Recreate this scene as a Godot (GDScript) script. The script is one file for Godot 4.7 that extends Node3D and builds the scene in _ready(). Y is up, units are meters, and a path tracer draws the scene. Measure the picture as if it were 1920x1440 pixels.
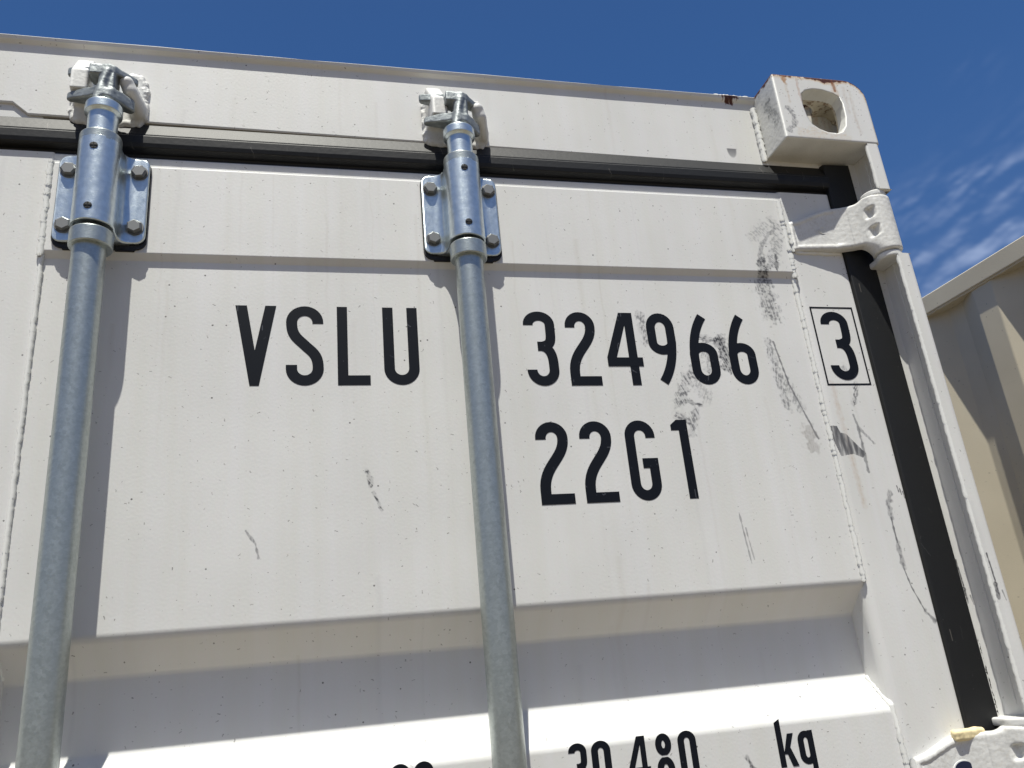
extends Node3D

# A white shipping container seen from below at its door corner, a beige one beside it, noon sun.
# World: y up, metres; the front of the corner casting lies at z = 0, the container's right side at x = 1.219.

const ZF := -0.058      # main face of the door panel
const TX := -0.06       # paint texture: left edge, top edge, size in metres
const TY := 2.60
const TS := 1.30
const TN := 2048

var M := {}
var noise := FastNoiseLite.new()
var noise2 := FastNoiseLite.new()
var rng := RandomNumberGenerator.new()

func _ready() -> void:
	rng.seed = 20240611
	noise.seed = 7; noise.frequency = 1.0; noise.fractal_octaves = 3
	noise2.seed = 31; noise2.frequency = 1.0; noise2.fractal_octaves = 2
	# ---- camera
	var cam := Camera3D.new()
	cam.name = "camera"
	cam.fov = 50.648
	cam.near = 0.02
	cam.far = 4000.0
	cam.transform = Transform3D(Basis(Vector3(0.97154, -0.0892, 0.21944), Vector3(0.00666, 0.93631, 0.3511), Vector3(-0.23678, -0.33965, 0.91026)).orthonormalized(), Vector3(0.36359, 1.7457, 0.89068))
	add_child(cam)
	cam.current = true
	# ---- sky
	var env := Environment.new()
	env.background_mode = Environment.BG_SKY
	var sky := Sky.new()
	var pano := PanoramaSkyMaterial.new()
	pano.panorama = sky_texture()
	sky.sky_material = pano
	env.sky = sky
	env.tonemap_mode = Environment.TONE_MAPPER_LINEAR
	env.tonemap_exposure = 1.10
	env.background_energy_multiplier = 1.0
	env.ambient_light_source = Environment.AMBIENT_SOURCE_SKY
	env.sdfgi_enabled = true
	env.ssao_enabled = true
	env.ssil_enabled = true
	var we := WorldEnvironment.new()
	we.name = "world_environment"
	we.environment = env
	add_child(we)
	# ---- sun
	var sun := DirectionalLight3D.new()
	sun.name = "sun"
	sun.light_color = Color(1.0, 0.990, 0.948)
	sun.light_energy = 1.6
	sun.light_angular_distance = 0.5
	sun.shadow_enabled = true
	sun.basis = Basis.looking_at(SUN.normalized(), Vector3(0, 0, 1))
	add_child(sun)
	# ---- materials, then structure, things and small details
	make_materials()
	build_ground()
	build_white_container()
	build_beige_container()

const SUN := Vector3(0.32, -3.0, -1.0)

# ------------------------------------------------------------------ sky
func sky_texture() -> ImageTexture:
	var w := 2048
	var h := 1024
	var img := Image.create(w, h, false, Image.FORMAT_RGBF)
	var top := Vector3(0.0262, 0.0785, 0.228)
	var mid := Vector3(0.040, 0.118, 0.318)
	var hor := Vector3(0.42, 0.46, 0.49)
	var to_sun := -SUN.normalized()
	for j in h:
		var el := PI * (0.5 - (j + 0.5) / h)
		var se := sin(el)
		var ce := cos(el)
		for i in w:
			if el < -0.03:
				img.set_pixel(i, j, Color(0.075, 0.068, 0.060))
				continue
			var az := TAU * (i + 0.5) / w
			var d := Vector3(sin(az) * ce, se, -cos(az) * ce)
			var t: float = clampf(se, 0.0, 1.0)
			var c: Vector3 = mid.lerp(top, smoothstep(0.30, 0.95, t))
			c = c.lerp(hor, pow(1.0 - t, 6.0))
			var g: float = maxf(d.dot(to_sun), 0.0)
			c += Vector3(0.46, 0.41, 0.34) * (0.46 * pow(g, 5.0) + 1.3 * pow(g, 24.0))
			# thin wisps of cloud low over the beige container
			var adeg := rad_to_deg(az if az < PI else az - TAU)
			var edeg := rad_to_deg(el)
			if edeg > 8.0 and edeg < 36.0 and adeg > 20.0 and adeg < 110.0:
				var u := adeg * 0.93 + edeg * 0.42
				var v := edeg * 0.98 - adeg * 0.30
				var n := noise.get_noise_3d(u * 0.13, v * 0.62, 3.0) * 0.70 + noise2.get_noise_3d(u * 0.5, v * 2.0, 9.0) * 0.40
				var m: float = exp(-pow((edeg - 22.8 - (adeg - 46.0) * 0.16) / 3.3, 2.0)) * smoothstep(36.0, 49.0, adeg) * 0.9
				m += exp(-pow((edeg - 26.3) / 1.0, 2.0)) * exp(-pow((adeg - 47.5) / 3.2, 2.0)) * 0.65
				m += exp(-pow((edeg - 32.4) / 0.8, 2.0)) * exp(-pow((adeg - 50.6) / 1.2, 2.0)) * 0.16
				m += smoothstep(58.0, 80.0, adeg) * exp(-pow((edeg - 20.0) / 8.0, 2.0)) * 0.8
				var a: float = clampf(m * smoothstep(-0.25, 0.75, n) * 0.85, 0.0, 0.6)
				c = c.lerp(Vector3(0.40, 0.49, 0.70), a)
			img.set_pixel(i, j, Color(c.x, c.y, c.z))
	return ImageTexture.create_from_image(img)

# ------------------------------------------------------------------ textures and materials
func noise_normal(size: int, freq: float, strength: float, sd: int, octaves := 3) -> ImageTexture:
	var f := FastNoiseLite.new()
	f.seed = sd
	f.frequency = freq
	f.fractal_octaves = octaves
	var img := f.get_seamless_image(size, size)
	img.convert(Image.FORMAT_RGBA8)
	img.bump_map_to_normal_map(strength)
	return ImageTexture.create_from_image(img)

func tone_texture(size: int, a: Color, b: Color, freq: float, sd: int, cell := false, stretch := 1.0) -> Image:
	var f := FastNoiseLite.new()
	f.seed = sd
	f.frequency = freq
	f.fractal_octaves = 4
	if cell:
		f.noise_type = FastNoiseLite.TYPE_CELLULAR
		f.cellular_return_type = FastNoiseLite.RETURN_CELL_VALUE
		f.fractal_octaves = 2
		f.domain_warp_enabled = true
		f.domain_warp_amplitude = 12.0
	var src := f.get_seamless_image(size, size)
	var img := Image.create(size, size, false, Image.FORMAT_RGB8)
	for j in size:
		for i in size:
			var v := src.get_pixel(i, int(j * stretch) % size).r
			img.set_pixel(i, j, a.lerp(b, v))
	return img

func px(x: float, y: float) -> Vector2:
	return Vector2((x - TX) / TS * TN, (TY - y) / TS * TN)

func blend_px(img: Image, x: int, y: int, c: Color, a: float) -> void:
	if a <= 0.003 or x < 0 or y < 0 or x >= TN or y >= TN:
		return
	img.set_pixel(x, y, img.get_pixel(x, y).lerp(c, minf(a, 1.0)))

func scuff(img: Image, pts: Array, wid: float, strength: float, c: Color, grain: float, turn: float) -> void:
	# a rubbed mark along a polyline (metres), broken up by streaks that run at the angle `turn`
	var q := []
	var lo := Vector2(1e9, 1e9)
	var hi := Vector2(-1e9, -1e9)
	for p in pts:
		var s: Vector2 = px(p.x, p.y)
		q.append(s)
		lo = lo.min(s); hi = hi.max(s)
	var w := wid / TS * TN
	lo -= Vector2(w, w) * 1.6; hi += Vector2(w, w) * 1.6
	var ct := cos(turn)
	var st := sin(turn)
	for y in range(int(lo.y), int(hi.y) + 1):
		for x in range(int(lo.x), int(hi.x) + 1):
			var p := Vector2(x, y)
			var d := 1e9
			if q.size() == 1:
				d = p.distance_to(q[0])
			for k in q.size() - 1:
				d = minf(d, p.distance_to(Geometry2D.get_closest_point_to_segment(p, q[k], q[k + 1])))
			var along := x * ct + y * st
			var across := -x * st + y * ct
			var n := noise.get_noise_3d(along * 0.024, across * 0.24, wid * 999.0)
			var n2 := noise2.get_noise_2d(x * 0.05, y * 0.05)
			var edge := 1.0 - smoothstep(0.45 * w, 1.25 * w, d + n2 * w * 0.9)
			var n3 := noise.get_noise_2d(x * 0.09 + 70.0, y * 0.09)
			var brk := lerpf(1.0, smoothstep(-0.20, 0.42, n * 0.75 + n2 * 0.3 + n3 * 0.7), grain)
			blend_px(img, x, y, c, strength * edge * (brk * 0.85 + 0.15))

func paint_texture() -> ImageTexture:
	var f := FastNoiseLite.new()
	f.seed = 5
	f.frequency = 0.012
	f.fractal_octaves = 4
	var small := Image.create(512, 512, false, Image.FORMAT_RGB8)
	for j in 512:
		for i in 512:
			var n := f.get_noise_2d(i, j)
			var n2 := f.get_noise_2d(i * 6.0 + 900.0, j * 0.35)
			var v := 0.875 + n * 0.022 + n2 * 0.012
			small.set_pixel(i, j, Color(v, v * 0.998, v * (0.986 + n2 * 0.012)))
	small.resize(TN, TN, Image.INTERPOLATE_CUBIC)
	var img := small
	# rain streaks of thin dirt
	for s in 90:
		var cx := rng.randf() * TN
		var y0 := rng.randf_range(0.0, TN * 0.8)
		var ln := rng.randf_range(120.0, 800.0)
		var wd := rng.randf_range(2.0, 9.0)
		var st := rng.randf_range(0.015, 0.055)
		var tint := Color(0.62, 0.57, 0.50) if rng.randf() < 0.6 else Color(0.55, 0.55, 0.56)
		for y in range(int(y0), int(minf(y0 + ln, TN - 1))):
			var wob := noise2.get_noise_2d(y * 0.01, s * 13.0) * 4.0
			var fade := 1.0 - (y - y0) / ln
			for x in range(int(cx - wd + wob), int(cx + wd + wob)):
				var e := 1.0 - absf(x - cx - wob) / wd
				blend_px(img, x, y, tint, st * fade * e * 1.6)
	# rusty run beside the right weld
	for k in 3:
		scuff(img, [Vector2(1.074 + k * 0.002, 2.10), Vector2(1.080 + k * 0.002, 1.92)], 0.003, 0.10, Color(0.66, 0.52, 0.40), 0.6, PI / 2)
	# specks, hairs and tiny chips
	for s in 4800:
		var p := Vector2(rng.randf() * TN, rng.randf() * TN)
		var c := Color(0.34, 0.32, 0.30).lerp(Color(0.16, 0.15, 0.14), rng.randf())
		var a := rng.randf_range(0.15, 0.62)
		var ang := rng.randf() * TAU
		var steps := int(pow(rng.randf(), 4.0) * 6.0) + 1
		for k in steps:
			blend_px(img, int(p.x), int(p.y), c, a)
			if rng.randf() < 0.30:
				blend_px(img, int(p.x) + 1, int(p.y), c, a * 0.6)
			p += Vector2(cos(ang), sin(ang))
			ang += rng.randf_range(-0.5, 0.5)
	for s in 150:
		var p := px(rng.randf_range(0.0, 1.15), rng.randf_range(1.60, 2.58))
		var r := rng.randf_range(0.9, 1.9)
		for y in range(-3, 4):
			for x in range(-3, 4):
				blend_px(img, int(p.x) + x, int(p.y) + y, Color(0.13, 0.12, 0.12), 0.75 * (1.0 - smoothstep(r * 0.5, r, Vector2(x, y).length())))
	# rubbed grey marks
	var g := Color(0.40, 0.40, 0.41)
	var dk := Color(0.25, 0.25, 0.26)
	var V := PI / 2
	scuff(img, [Vector2(0.8013, 2.2002), Vector2(0.8045, 2.1601)], 0.006, 0.75, g, 1.0, V + 0.3)
	scuff(img, [Vector2(0.8836, 2.1671), Vector2(0.9216, 2.1609)], 0.005, 0.8, g, 1.0, 0.2)
	scuff(img, [Vector2(0.9150, 2.1608), Vector2(0.9185, 2.1250)], 0.011, 1.0, dk, 0.9, V - 0.3)
	scuff(img, [Vector2(0.8920, 2.1450), Vector2(0.8960, 2.1150)], 0.010, 0.5, g, 1.0, V + 0.4)
	scuff(img, [Vector2(0.8672, 2.1208), Vector2(0.8497, 2.0976), Vector2(0.8389, 2.0710)], 0.0085, 0.85, g, 1.0, V - 0.4)
	scuff(img, [Vector2(0.8700, 2.1000), Vector2(0.8790, 2.0800)], 0.010, 0.35, g, 1.0, V + 0.5)
	scuff(img, [Vector2(0.8509, 2.0731), Vector2(0.8673, 2.0691)], 0.003, 0.8, dk, 0.8, 0.0)
	scuff(img, [Vector2(0.8320, 2.0538), Vector2(0.8458, 2.0446)], 0.006, 0.8, g, 1.0, 0.6)
	scuff(img, [Vector2(0.8601, 2.0594), Vector2(0.8471, 2.0261)], 0.006, 0.75, g, 1.0, V - 0.3)
	scuff(img, [Vector2(1.0371, 2.3440), Vector2(1.0099, 2.3173), Vector2(0.9986, 2.2811)], 0.0035, 0.6, g, 0.7, V - 0.4)
	scuff(img, [Vector2(1.022, 2.348), Vector2(0.998, 2.330)], 0.010, 0.32, g, 1.0, 0.9)
	scuff(img, [Vector2(1.0333, 2.3596), Vector2(1.0480, 2.3400)], 0.006, 0.55, g, 1.0, 0.7)
	scuff(img, [Vector2(1.0381, 2.3250), Vector2(1.0211, 2.2900)], 0.011, 0.45, g, 1.0, V - 0.7)
	scuff(img, [Vector2(1.0300, 2.3000), Vector2(1.0260, 2.2750)], 0.0025, 0.7, dk, 0.5, V)
	scuff(img, [Vector2(1.0056, 2.2850), Vector2(1.0040, 2.2640)], 0.011, 0.85, dk, 0.9, 0.25)
	scuff(img, [Vector2(1.0025, 2.2504), Vector2(1.0060, 2.2032)], 0.014, 0.8, g, 1.0, V - 0.1)
	scuff(img, [Vector2(0.9899, 2.1613), Vector2(0.9935, 2.1206), Vector2(1.0000, 2.0612)], 0.006, 0.65, g, 1.0, V + 0.2)
	scuff(img, [Vector2(0.9984, 2.1614), Vector2(1.0090, 2.0965), Vector2(1.0357, 2.0165)], 0.0014, 0.85, g, 0.3, V + 0.3)
	scuff(img, [Vector2(1.0040, 2.1000), Vector2(1.0200, 2.0600)], 0.008, 0.45, g, 1.0, V + 0.45)
	scuff(img, [Vector2(1.0249, 2.0298), Vector2(1.0243, 2.0069)], 0.0105, 0.42, Color(0.52, 0.50, 0.48), 0.5, V)
	scuff(img, [Vector2(1.1158, 2.0957), Vector2(1.1028, 2.0636)], 0.004, 0.7, dk, 1.0, V + 0.6)
	scuff(img, [Vector2(1.0980, 2.0500), Vector2(1.1013, 2.0321), Vector2(1.1006, 1.9670)], 0.002, 0.75, g, 0.4, V)
	scuff(img, [Vector2(1.1013, 2.0321), Vector2(1.1200, 2.0080)], 0.002, 0.5, g, 0.6, V)
	scuff(img, [Vector2(1.1020, 2.1160), Vector2(1.1010, 2.1210)], 0.005, 0.45, g, 0.9, V)
	scuff(img, [Vector2(1.1257, 1.9362), Vector2(1.1187, 1.9200), Vector2(1.1197, 1.9035)], 0.004, 0.7, g, 0.7, V)
	scuff(img, [Vector2(1.1180, 1.9036), Vector2(1.1180, 1.8700)], 0.0013, 0.9, g, 0.2, V)
	scuff(img, [Vector2(1.1180, 1.8700), Vector2(1.1180, 1.8366)], 0.0034, 0.7, g, 0.6, V)
	scuff(img, [Vector2(1.1180, 1.8366), Vector2(1.1225, 1.8117), Vector2(1.1340, 1.7800)], 0.001, 0.9, g, 0.2, V)
	scuff(img, [Vector2(1.1340, 1.7800), Vector2(1.1460, 1.7670)], 0.003, 0.7, g, 0.4, V)
	scuff(img, [Vector2(1.2004, 1.8420), Vector2(1.2018, 1.8080)], 0.0010, 0.9, dk, 0.3, V)
	scuff(img, [Vector2(1.2012, 1.8040), Vector2(1.1995, 1.7860)], 0.0026, 0.9, dk, 0.6, V)
	scuff(img, [Vector2(1.2158, 1.7370), Vector2(1.2190, 1.7330)], 0.0012, 0.8, dk, 0.3, V)
	scuff(img, [Vector2(1.2080, 1.7950), Vector2(1.2100, 1.7830)], 0.0008, 0.6, g, 0.3, V)
	for k in 4:
		scuff(img, [Vector2(1.1390 + k * 0.0035, 1.9464 - k * 0.004), Vector2(1.1400 + k * 0.0035, 1.9380 - k * 0.004)], 0.001, 0.8, dk, 0.3, V)
	scuff(img, [Vector2(0.4235, 1.9895), Vector2(0.4280, 1.9740)], 0.0030, 0.95, dk, 1.0, 0.9)
	scuff(img, [Vector2(0.4300, 1.9650), Vector2(0.4388, 1.9442)], 0.0018, 0.9, dk, 1.0, 0.9)
	scuff(img, [Vector2(0.2878, 1.9267), Vector2(0.2983, 1.9113), Vector2(0.3019, 1.8964)], 0.0014, 0.6, g, 0.5, V)
	scuff(img, [Vector2(0.8957, 1.9207), Vector2(0.8978, 1.8862), Vector2(0.9004, 1.8557)], 0.001, 0.6, g, 0.4, V)
	scuff(img, [Vector2(0.9010, 1.9000), Vector2(0.9050, 1.8600)], 0.001, 0.5, g, 0.4, V)
	scuff(img, [Vector2(0.8484, 1.6346), Vector2(0.8560, 1.6200)], 0.003, 0.8, dk, 0.8, V)
	# a patch rubbed bare beside the weld
	var poly := PackedVector2Array()
	for p in [Vector2(1.0565, 2.0353), Vector2(1.0677, 2.0340), Vector2(1.0713, 2.0242), Vector2(1.0792, 2.0225), Vector2(1.0920, 2.0070), Vector2(1.1036, 1.9934), Vector2(1.0978, 1.9875), Vector2(1.0839, 1.9934), Vector2(1.0640, 1.9908), Vector2(1.0600, 2.0100)]:
		poly.append(px(p.x, p.y))
	for y in range(int(px(0, 2.04).y), int(px(0, 1.98).y)):
		for x in range(int(px(1.05, 0).x), int(px(1.11, 0).x)):
			if Geometry2D.is_point_in_polygon(Vector2(x, y), poly):
				var n := noise.get_noise_2d(x * 0.10, y * 0.015)
				var lowy := clampf((y - px(0, 2.0).y) / 20.0, 0.0, 1.0)
				blend_px(img, x, y, Color(0.34, 0.34, 0.35), clampf(0.72 + n * 0.7 - lowy * 0.25, 0.0, 0.95))
	# header: a half-round scrape and a rusty chip under the roof lip
	var dent := px(1.0000, 2.4900)
	for y in range(-4, 34):
		for x in range(-16, 17):
			var r := Vector2(x / 14.0, y / 28.0).length()
			if y > -2:
				blend_px(img, int(dent.x) + x, int(dent.y) + y, Color(0.42, 0.42, 0.43), (1.0 - smoothstep(0.75, 1.0, r)) * (0.85 - y * 0.018))
	for y in range(int(px(0, 2.60).y), int(px(0, 2.565).y)):
		for x in range(int(px(0.985, 0).x), int(px(1.050, 0).x)):
			var wx := (x - px(1.012, 0).x) / (0.020 / TS * TN)
			var wy := (y - px(0, 2.587).y) / (0.016 / TS * TN)
			var n := noise.get_noise_2d(x * 0.09, y * 0.06)
			blend_px(img, x, y, Color(0.30, 0.13, 0.07), 1.0 - smoothstep(0.35, 0.75, Vector2(wx * (1.0 + maxf(wy, 0.0) * 0.8), wy).length() + n * 0.7))
	# corner casting: rust creeping from the top edge and the rounded corner, runs below it
	var ra := 0.036
	for y in range(0, int(px(0, 2.46).y)):
		for x in range(int(px(1.055, 0).x), int(px(1.222, 0).x)):
			var wx := x * TS / TN + TX
			var wy := TY - y * TS / TN
			var d := minf(2.591 - wy, 1.2192 - wx + 0.002)
			if wx > 1.219 - ra and wy > 2.591 - ra:
				d = ra - Vector2(wx - (1.219 - ra), wy - (2.591 - ra)).length()
			var n := noise.get_noise_2d(wx * 90.0, wy * 60.0)
			var n2 := noise2.get_noise_2d(wx * 420.0, wy * 420.0)
			var amt := 0.0030 + 0.0035 * n + 0.0015 * n2
			amt += 0.0060 * exp(-pow((wx - 1.155) / 0.022, 2.0)) + 0.003 * exp(-pow((wx - 1.077) / 0.008, 2.0))
			if wy < 2.55:
				amt -= 0.0025
			var fringe := 1.0 - smoothstep(amt, amt + 0.005, d)
			blend_px(img, x, y, Color(0.80, 0.66, 0.50), fringe * 0.55)
			blend_px(img, x, y, Color(0.36, 0.17, 0.08).lerp(Color(0.22, 0.10, 0.06), clampf(n2 + 0.4, 0.0, 1.0)), 1.0 - smoothstep(amt - 0.0018, amt + 0.0006, d))
	scuff(img, [Vector2(1.1625, 2.588), Vector2(1.1640, 2.566)], 0.0022, 0.9, Color(0.45, 0.24, 0.12), 0.5, V)
	scuff(img, [Vector2(1.1620, 2.580), Vector2(1.1650, 2.556)], 0.005, 0.35, Color(0.72, 0.56, 0.42), 0.6, V)
	scuff(img, [Vector2(1.0770, 2.590), Vector2(1.0770, 2.578)], 0.0045, 0.8, Color(0.62, 0.40, 0.22), 0.5, V)
	scuff(img, [Vector2(1.0990, 2.583), Vector2(1.0985, 2.555), Vector2(1.1005, 2.535)], 0.0020, 0.40, Color(0.66, 0.50, 0.42), 0.5, V)
	scuff(img, [Vector2(1.0770, 2.578), Vector2(1.0780, 2.540)], 0.0025, 0.25, Color(0.70, 0.58, 0.46), 0.6, V)
	scuff(img, [Vector2(1.1900, 2.570), Vector2(1.1880, 2.520), Vector2(1.1910, 2.490)], 0.003, 0.22, Color(0.62, 0.52, 0.46), 0.8, V)
	scuff(img, [Vector2(1.1800, 2.575), Vector2(1.1790, 2.530)], 0.004, 0.2, Color(0.66, 0.56, 0.46), 0.8, V)
	scuff(img, [Vector2(1.0700, 2.5290), Vector2(1.0778, 2.5145), Vector2(1.0770, 2.4985), Vector2(1.0650, 2.4860)], 0.0045, 0.75, Color(0.42, 0.42, 0.43), 0.8, 0.9)
	scuff(img, [Vector2(1.085, 2.484), Vector2(1.160, 2.480)], 0.010, 0.28, Color(0.78, 0.66, 0.52), 0.8, 0.0)
	for s in 60:
		var p := px(rng.randf_range(1.06, 1.21), rng.randf_range(2.48, 2.585))
		blend_px(img, int(p.x), int(p.y), Color(0.2, 0.14, 0.1), 0.8)
		blend_px(img, int(p.x) + 1, int(p.y), Color(0.2, 0.14, 0.1), 0.6)
	return ImageTexture.create_from_image(img)

func plain_paint(a: Color, b: Color, specks: int, sd: int) -> ImageTexture:
	var img := tone_texture(512, a, b, 0.006, sd)
	var r := RandomNumberGenerator.new()
	r.seed = sd
	for s in specks:
		var x := r.randi_range(0, 510)
		var y := r.randi_range(0, 510)
		var c := img.get_pixel(x, y).lerp(Color(0.2, 0.18, 0.16), r.randf_range(0.15, 0.6))
		img.set_pixel(x, y, c)
		if r.randf() < 0.4:
			img.set_pixel(x, y + 1, c)
	return ImageTexture.create_from_image(img)

func mat(c: Color, rough: float, metal := 0.0) -> StandardMaterial3D:
	var m := StandardMaterial3D.new()
	m.albedo_color = c
	m.roughness = rough
	m.metallic = metal
	return m

func tri(m: StandardMaterial3D, scale: float, tex: Texture2D = null, nrm: Texture2D = null, nscale := 1.0) -> StandardMaterial3D:
	m.uv1_triplanar = true
	m.uv1_world_triplanar = true
	m.uv1_scale = Vector3.ONE * scale
	if tex:
		m.albedo_texture = tex
	if nrm:
		m.normal_enabled = true
		m.normal_texture = nrm
		m.normal_scale = nscale
	return m

func make_materials() -> void:
	var peel := noise_normal(1024, 0.30, 1.0, 11, 2)
	var fine := noise_normal(512, 0.10, 2.5, 12)
	var rough_n := noise_normal(512, 0.045, 5.0, 13, 4)
	var p := mat(Color(1, 1, 1), 0.5)
	p.albedo_texture = paint_texture()
	p.normal_enabled = true
	p.normal_texture = peel
	p.normal_scale = 0.06
	M.paint = p
	var plain := plain_paint(Color(0.828, 0.827, 0.815), Color(0.888, 0.887, 0.876), 700, 17)
	M.white = tri(mat(Color(1, 1, 1), 0.5), 2.0, plain, peel, 0.08)
	M.cast_white = tri(mat(Color(1, 1, 1), 0.5), 5.0, plain, rough_n, 0.14)
	M.cast_white.vertex_color_use_as_albedo = true
	M.weld = mat(Color(0.92, 0.92, 0.905), 0.38)
	var flecks := Image.create(512, 512, false, Image.FORMAT_RGB8)
	flecks.fill(Color(0.065, 0.067, 0.076))
	for k in 260:
		var q := Vector2(rng.randf() * 512.0, rng.randf() * 512.0)
		var ang := PI / 2 + rng.randf_range(-0.7, 0.7)
		var cc := Color(0.10, 0.10, 0.11).lerp(Color(0.55, 0.52, 0.48), pow(rng.randf(), 2.0) * 0.8)
		for t in int(pow(rng.randf(), 3.0) * 22.0) + 1:
			flecks.set_pixel(posmod(int(q.x), 512), posmod(int(q.y), 512), cc)
			q += Vector2(cos(ang), sin(ang))
	M.rubber = tri(mat(Color(1, 1, 1), 0.56), 2.0, ImageTexture.create_from_image(flecks), fine, 0.05)
	M.pad = mat(Color(0.09, 0.09, 0.10), 0.6)
	var worn := Image.create(512, 512, false, Image.FORMAT_RGB8)
	worn.fill(Color(0.07, 0.085, 0.115))
	for k in 420:
		var q := Vector2(rng.randf() * 512.0, rng.randf() * 512.0)
		var ang := rng.randf() * TAU
		var cc := Color(0.07, 0.085, 0.115).lerp(Color(0.5, 0.5, 0.52), rng.randf_range(0.15, 0.8))
		for t in int(pow(rng.randf(), 3.0) * 14.0) + 1:
			worn.set_pixel(posmod(int(q.x), 512), posmod(int(q.y), 512), cc)
			q += Vector2(cos(ang), sin(ang))
			ang += rng.randf_range(-0.25, 0.25)
	M.ink = tri(mat(Color(1, 1, 1), 0.5), 2.0, ImageTexture.create_from_image(worn))
	M.ink.metallic_specular = 0.3
	M.zinc = tri(mat(Color(1, 1, 1), 0.33, 0.9), 9.0, ImageTexture.create_from_image(tone_texture(512, Color(0.78, 0.82, 0.83), Color(0.90, 0.935, 0.945), 0.02, 21)), fine, 0.18)
	M.galv = tri(mat(Color(1, 1, 1), 0.37, 0.80), 7.0, ImageTexture.create_from_image(tone_texture(512, Color(0.65, 0.675, 0.665), Color(0.75, 0.775, 0.765), 0.08, 22, true)), fine, 0.15)
	M.cam = tri(mat(Color(1, 1, 1), 0.58, 0.75), 8.0, ImageTexture.create_from_image(tone_texture(256, Color(0.46, 0.48, 0.485), Color(0.68, 0.70, 0.705), 0.02, 23)), rough_n, 0.25)
	M.bolt = mat(Color(0.47, 0.475, 0.48), 0.55, 0.6)
	M.plug = mat(Color(0.10, 0.10, 0.105), 0.5)
	M.plug_slot = mat(Color(0.03, 0.03, 0.03), 0.8)
	M.sealant = mat(Color(0.93, 0.86, 0.68), 0.6)
	M.sticker = mat(Color(0.10, 0.13, 0.24), 0.4)
	M.beige = tri(mat(Color(1, 1, 1), 0.55), 1.2, plain_paint(Color(0.79, 0.75, 0.66), Color(0.85, 0.81, 0.72), 200, 41), peel, 0.25)
	M.beige_rust = tri(mat(Color(0.46, 0.36, 0.24), 0.8), 6.0)
	M.inside = mat(Color(0.25, 0.24, 0.23), 0.9)
	M.ground = tri(mat(Color(1, 1, 1), 0.95), 0.35, ImageTexture.create_from_image(tone_texture(512, Color(0.36, 0.322, 0.258), Color(0.48, 0.432, 0.350), 0.03, 51)), rough_n, 1.0)

# ------------------------------------------------------------------ mesh helpers
func obj(called: String, mesh: Mesh, m: Material, parent: Node) -> MeshInstance3D:
	var o := MeshInstance3D.new()
	o.name = called
	o.mesh = mesh
	if m:
		o.material_override = m
	parent.add_child(o, true)
	return o

func new_st() -> SurfaceTool:
	var st := SurfaceTool.new()
	st.begin(Mesh.PRIMITIVE_TRIANGLES)
	return st

func paint_uv(p: Vector3, n: Vector3) -> Vector2:
	var a := n.abs()
	if a.x > 0.9:
		return Vector2((p.z + 0.5) / TS, (TY - p.y) / TS)
	if a.y > 0.9:
		return Vector2((p.x - TX) / TS, (0.92 + p.z) / TS)
	return Vector2((p.x - TX) / TS, (TY - p.y) / TS)

func vert(st: SurfaceTool, p: Vector3, n: Vector3) -> void:
	st.set_normal(n)
	st.set_uv(paint_uv(p, n))
	st.add_vertex(p)

func tri3(st: SurfaceTool, a: Vector3, b: Vector3, c: Vector3, na: Vector3, nb: Vector3, nc: Vector3) -> void:
	# front faces are clockwise: turn the triangle round when it looks the other way
	vert(st, a, na)
	if (b - a).cross(c - a).dot(na + nb + nc) > 0.0:
		vert(st, c, nc); vert(st, b, nb)
	else:
		vert(st, b, nb); vert(st, c, nc)

func quad(st: SurfaceTool, a: Vector3, b: Vector3, c: Vector3, d: Vector3, n: Vector3) -> void:
	tri3(st, a, b, c, n, n, n)
	tri3(st, a, c, d, n, n, n)

func box(st: SurfaceTool, lo: Vector3, hi: Vector3, bev := 0.0) -> void:
	# a box with chamfered edges
	var c := (lo + hi) * 0.5
	var h := (hi - lo) * 0.5
	bev = minf(bev, minf(h.x, minf(h.y, h.z)) * 0.9)
	for ax in 3:
		var u := (ax + 1) % 3
		var v := (ax + 2) % 3
		for s in [-1.0, 1.0]:
			var n := Vector3.ZERO
			n[ax] = s
			var q := []
			for t in [Vector2(-1, -1), Vector2(1, -1), Vector2(1, 1), Vector2(-1, 1)]:
				var p := c
				p[ax] += s * h[ax]
				p[u] += t.x * (h[u] - bev)
				p[v] += t.y * (h[v] - bev)
				q.append(p)
			quad(st, q[0], q[1], q[2], q[3], n)
	if bev <= 0.0:
		return
	for ax in 3:
		var u := (ax + 1) % 3
		var v := (ax + 2) % 3
		for su in [-1.0, 1.0]:
			for sv in [-1.0, 1.0]:
				var nu := Vector3.ZERO
				nu[u] = su
				var nv := Vector3.ZERO
				nv[v] = sv
				var pa := c
				pa[u] += su * h[u]; pa[v] += sv * (h[v] - bev); pa[ax] -= h[ax] - bev
				var pb := c
				pb[u] += su * (h[u] - bev); pb[v] += sv * h[v]; pb[ax] -= h[ax] - bev
				var dz := Vector3.ZERO
				dz[ax] = 2.0 * (h[ax] - bev)
				tri3(st, pa, pb, pb + dz, nu, nv, nv)
				tri3(st, pa, pb + dz, pa + dz, nu, nv, nu)
	for sx in [-1.0, 1.0]:
		for sy in [-1.0, 1.0]:
			for sz in [-1.0, 1.0]:
				var s := Vector3(sx, sy, sz)
				tri3(st, c + s * (h - Vector3(0, bev, bev)), c + s * (h - Vector3(bev, 0, bev)), c + s * (h - Vector3(bev, bev, 0)), Vector3(sx, 0, 0), Vector3(0, sy, 0), Vector3(0, 0, sz))

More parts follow.
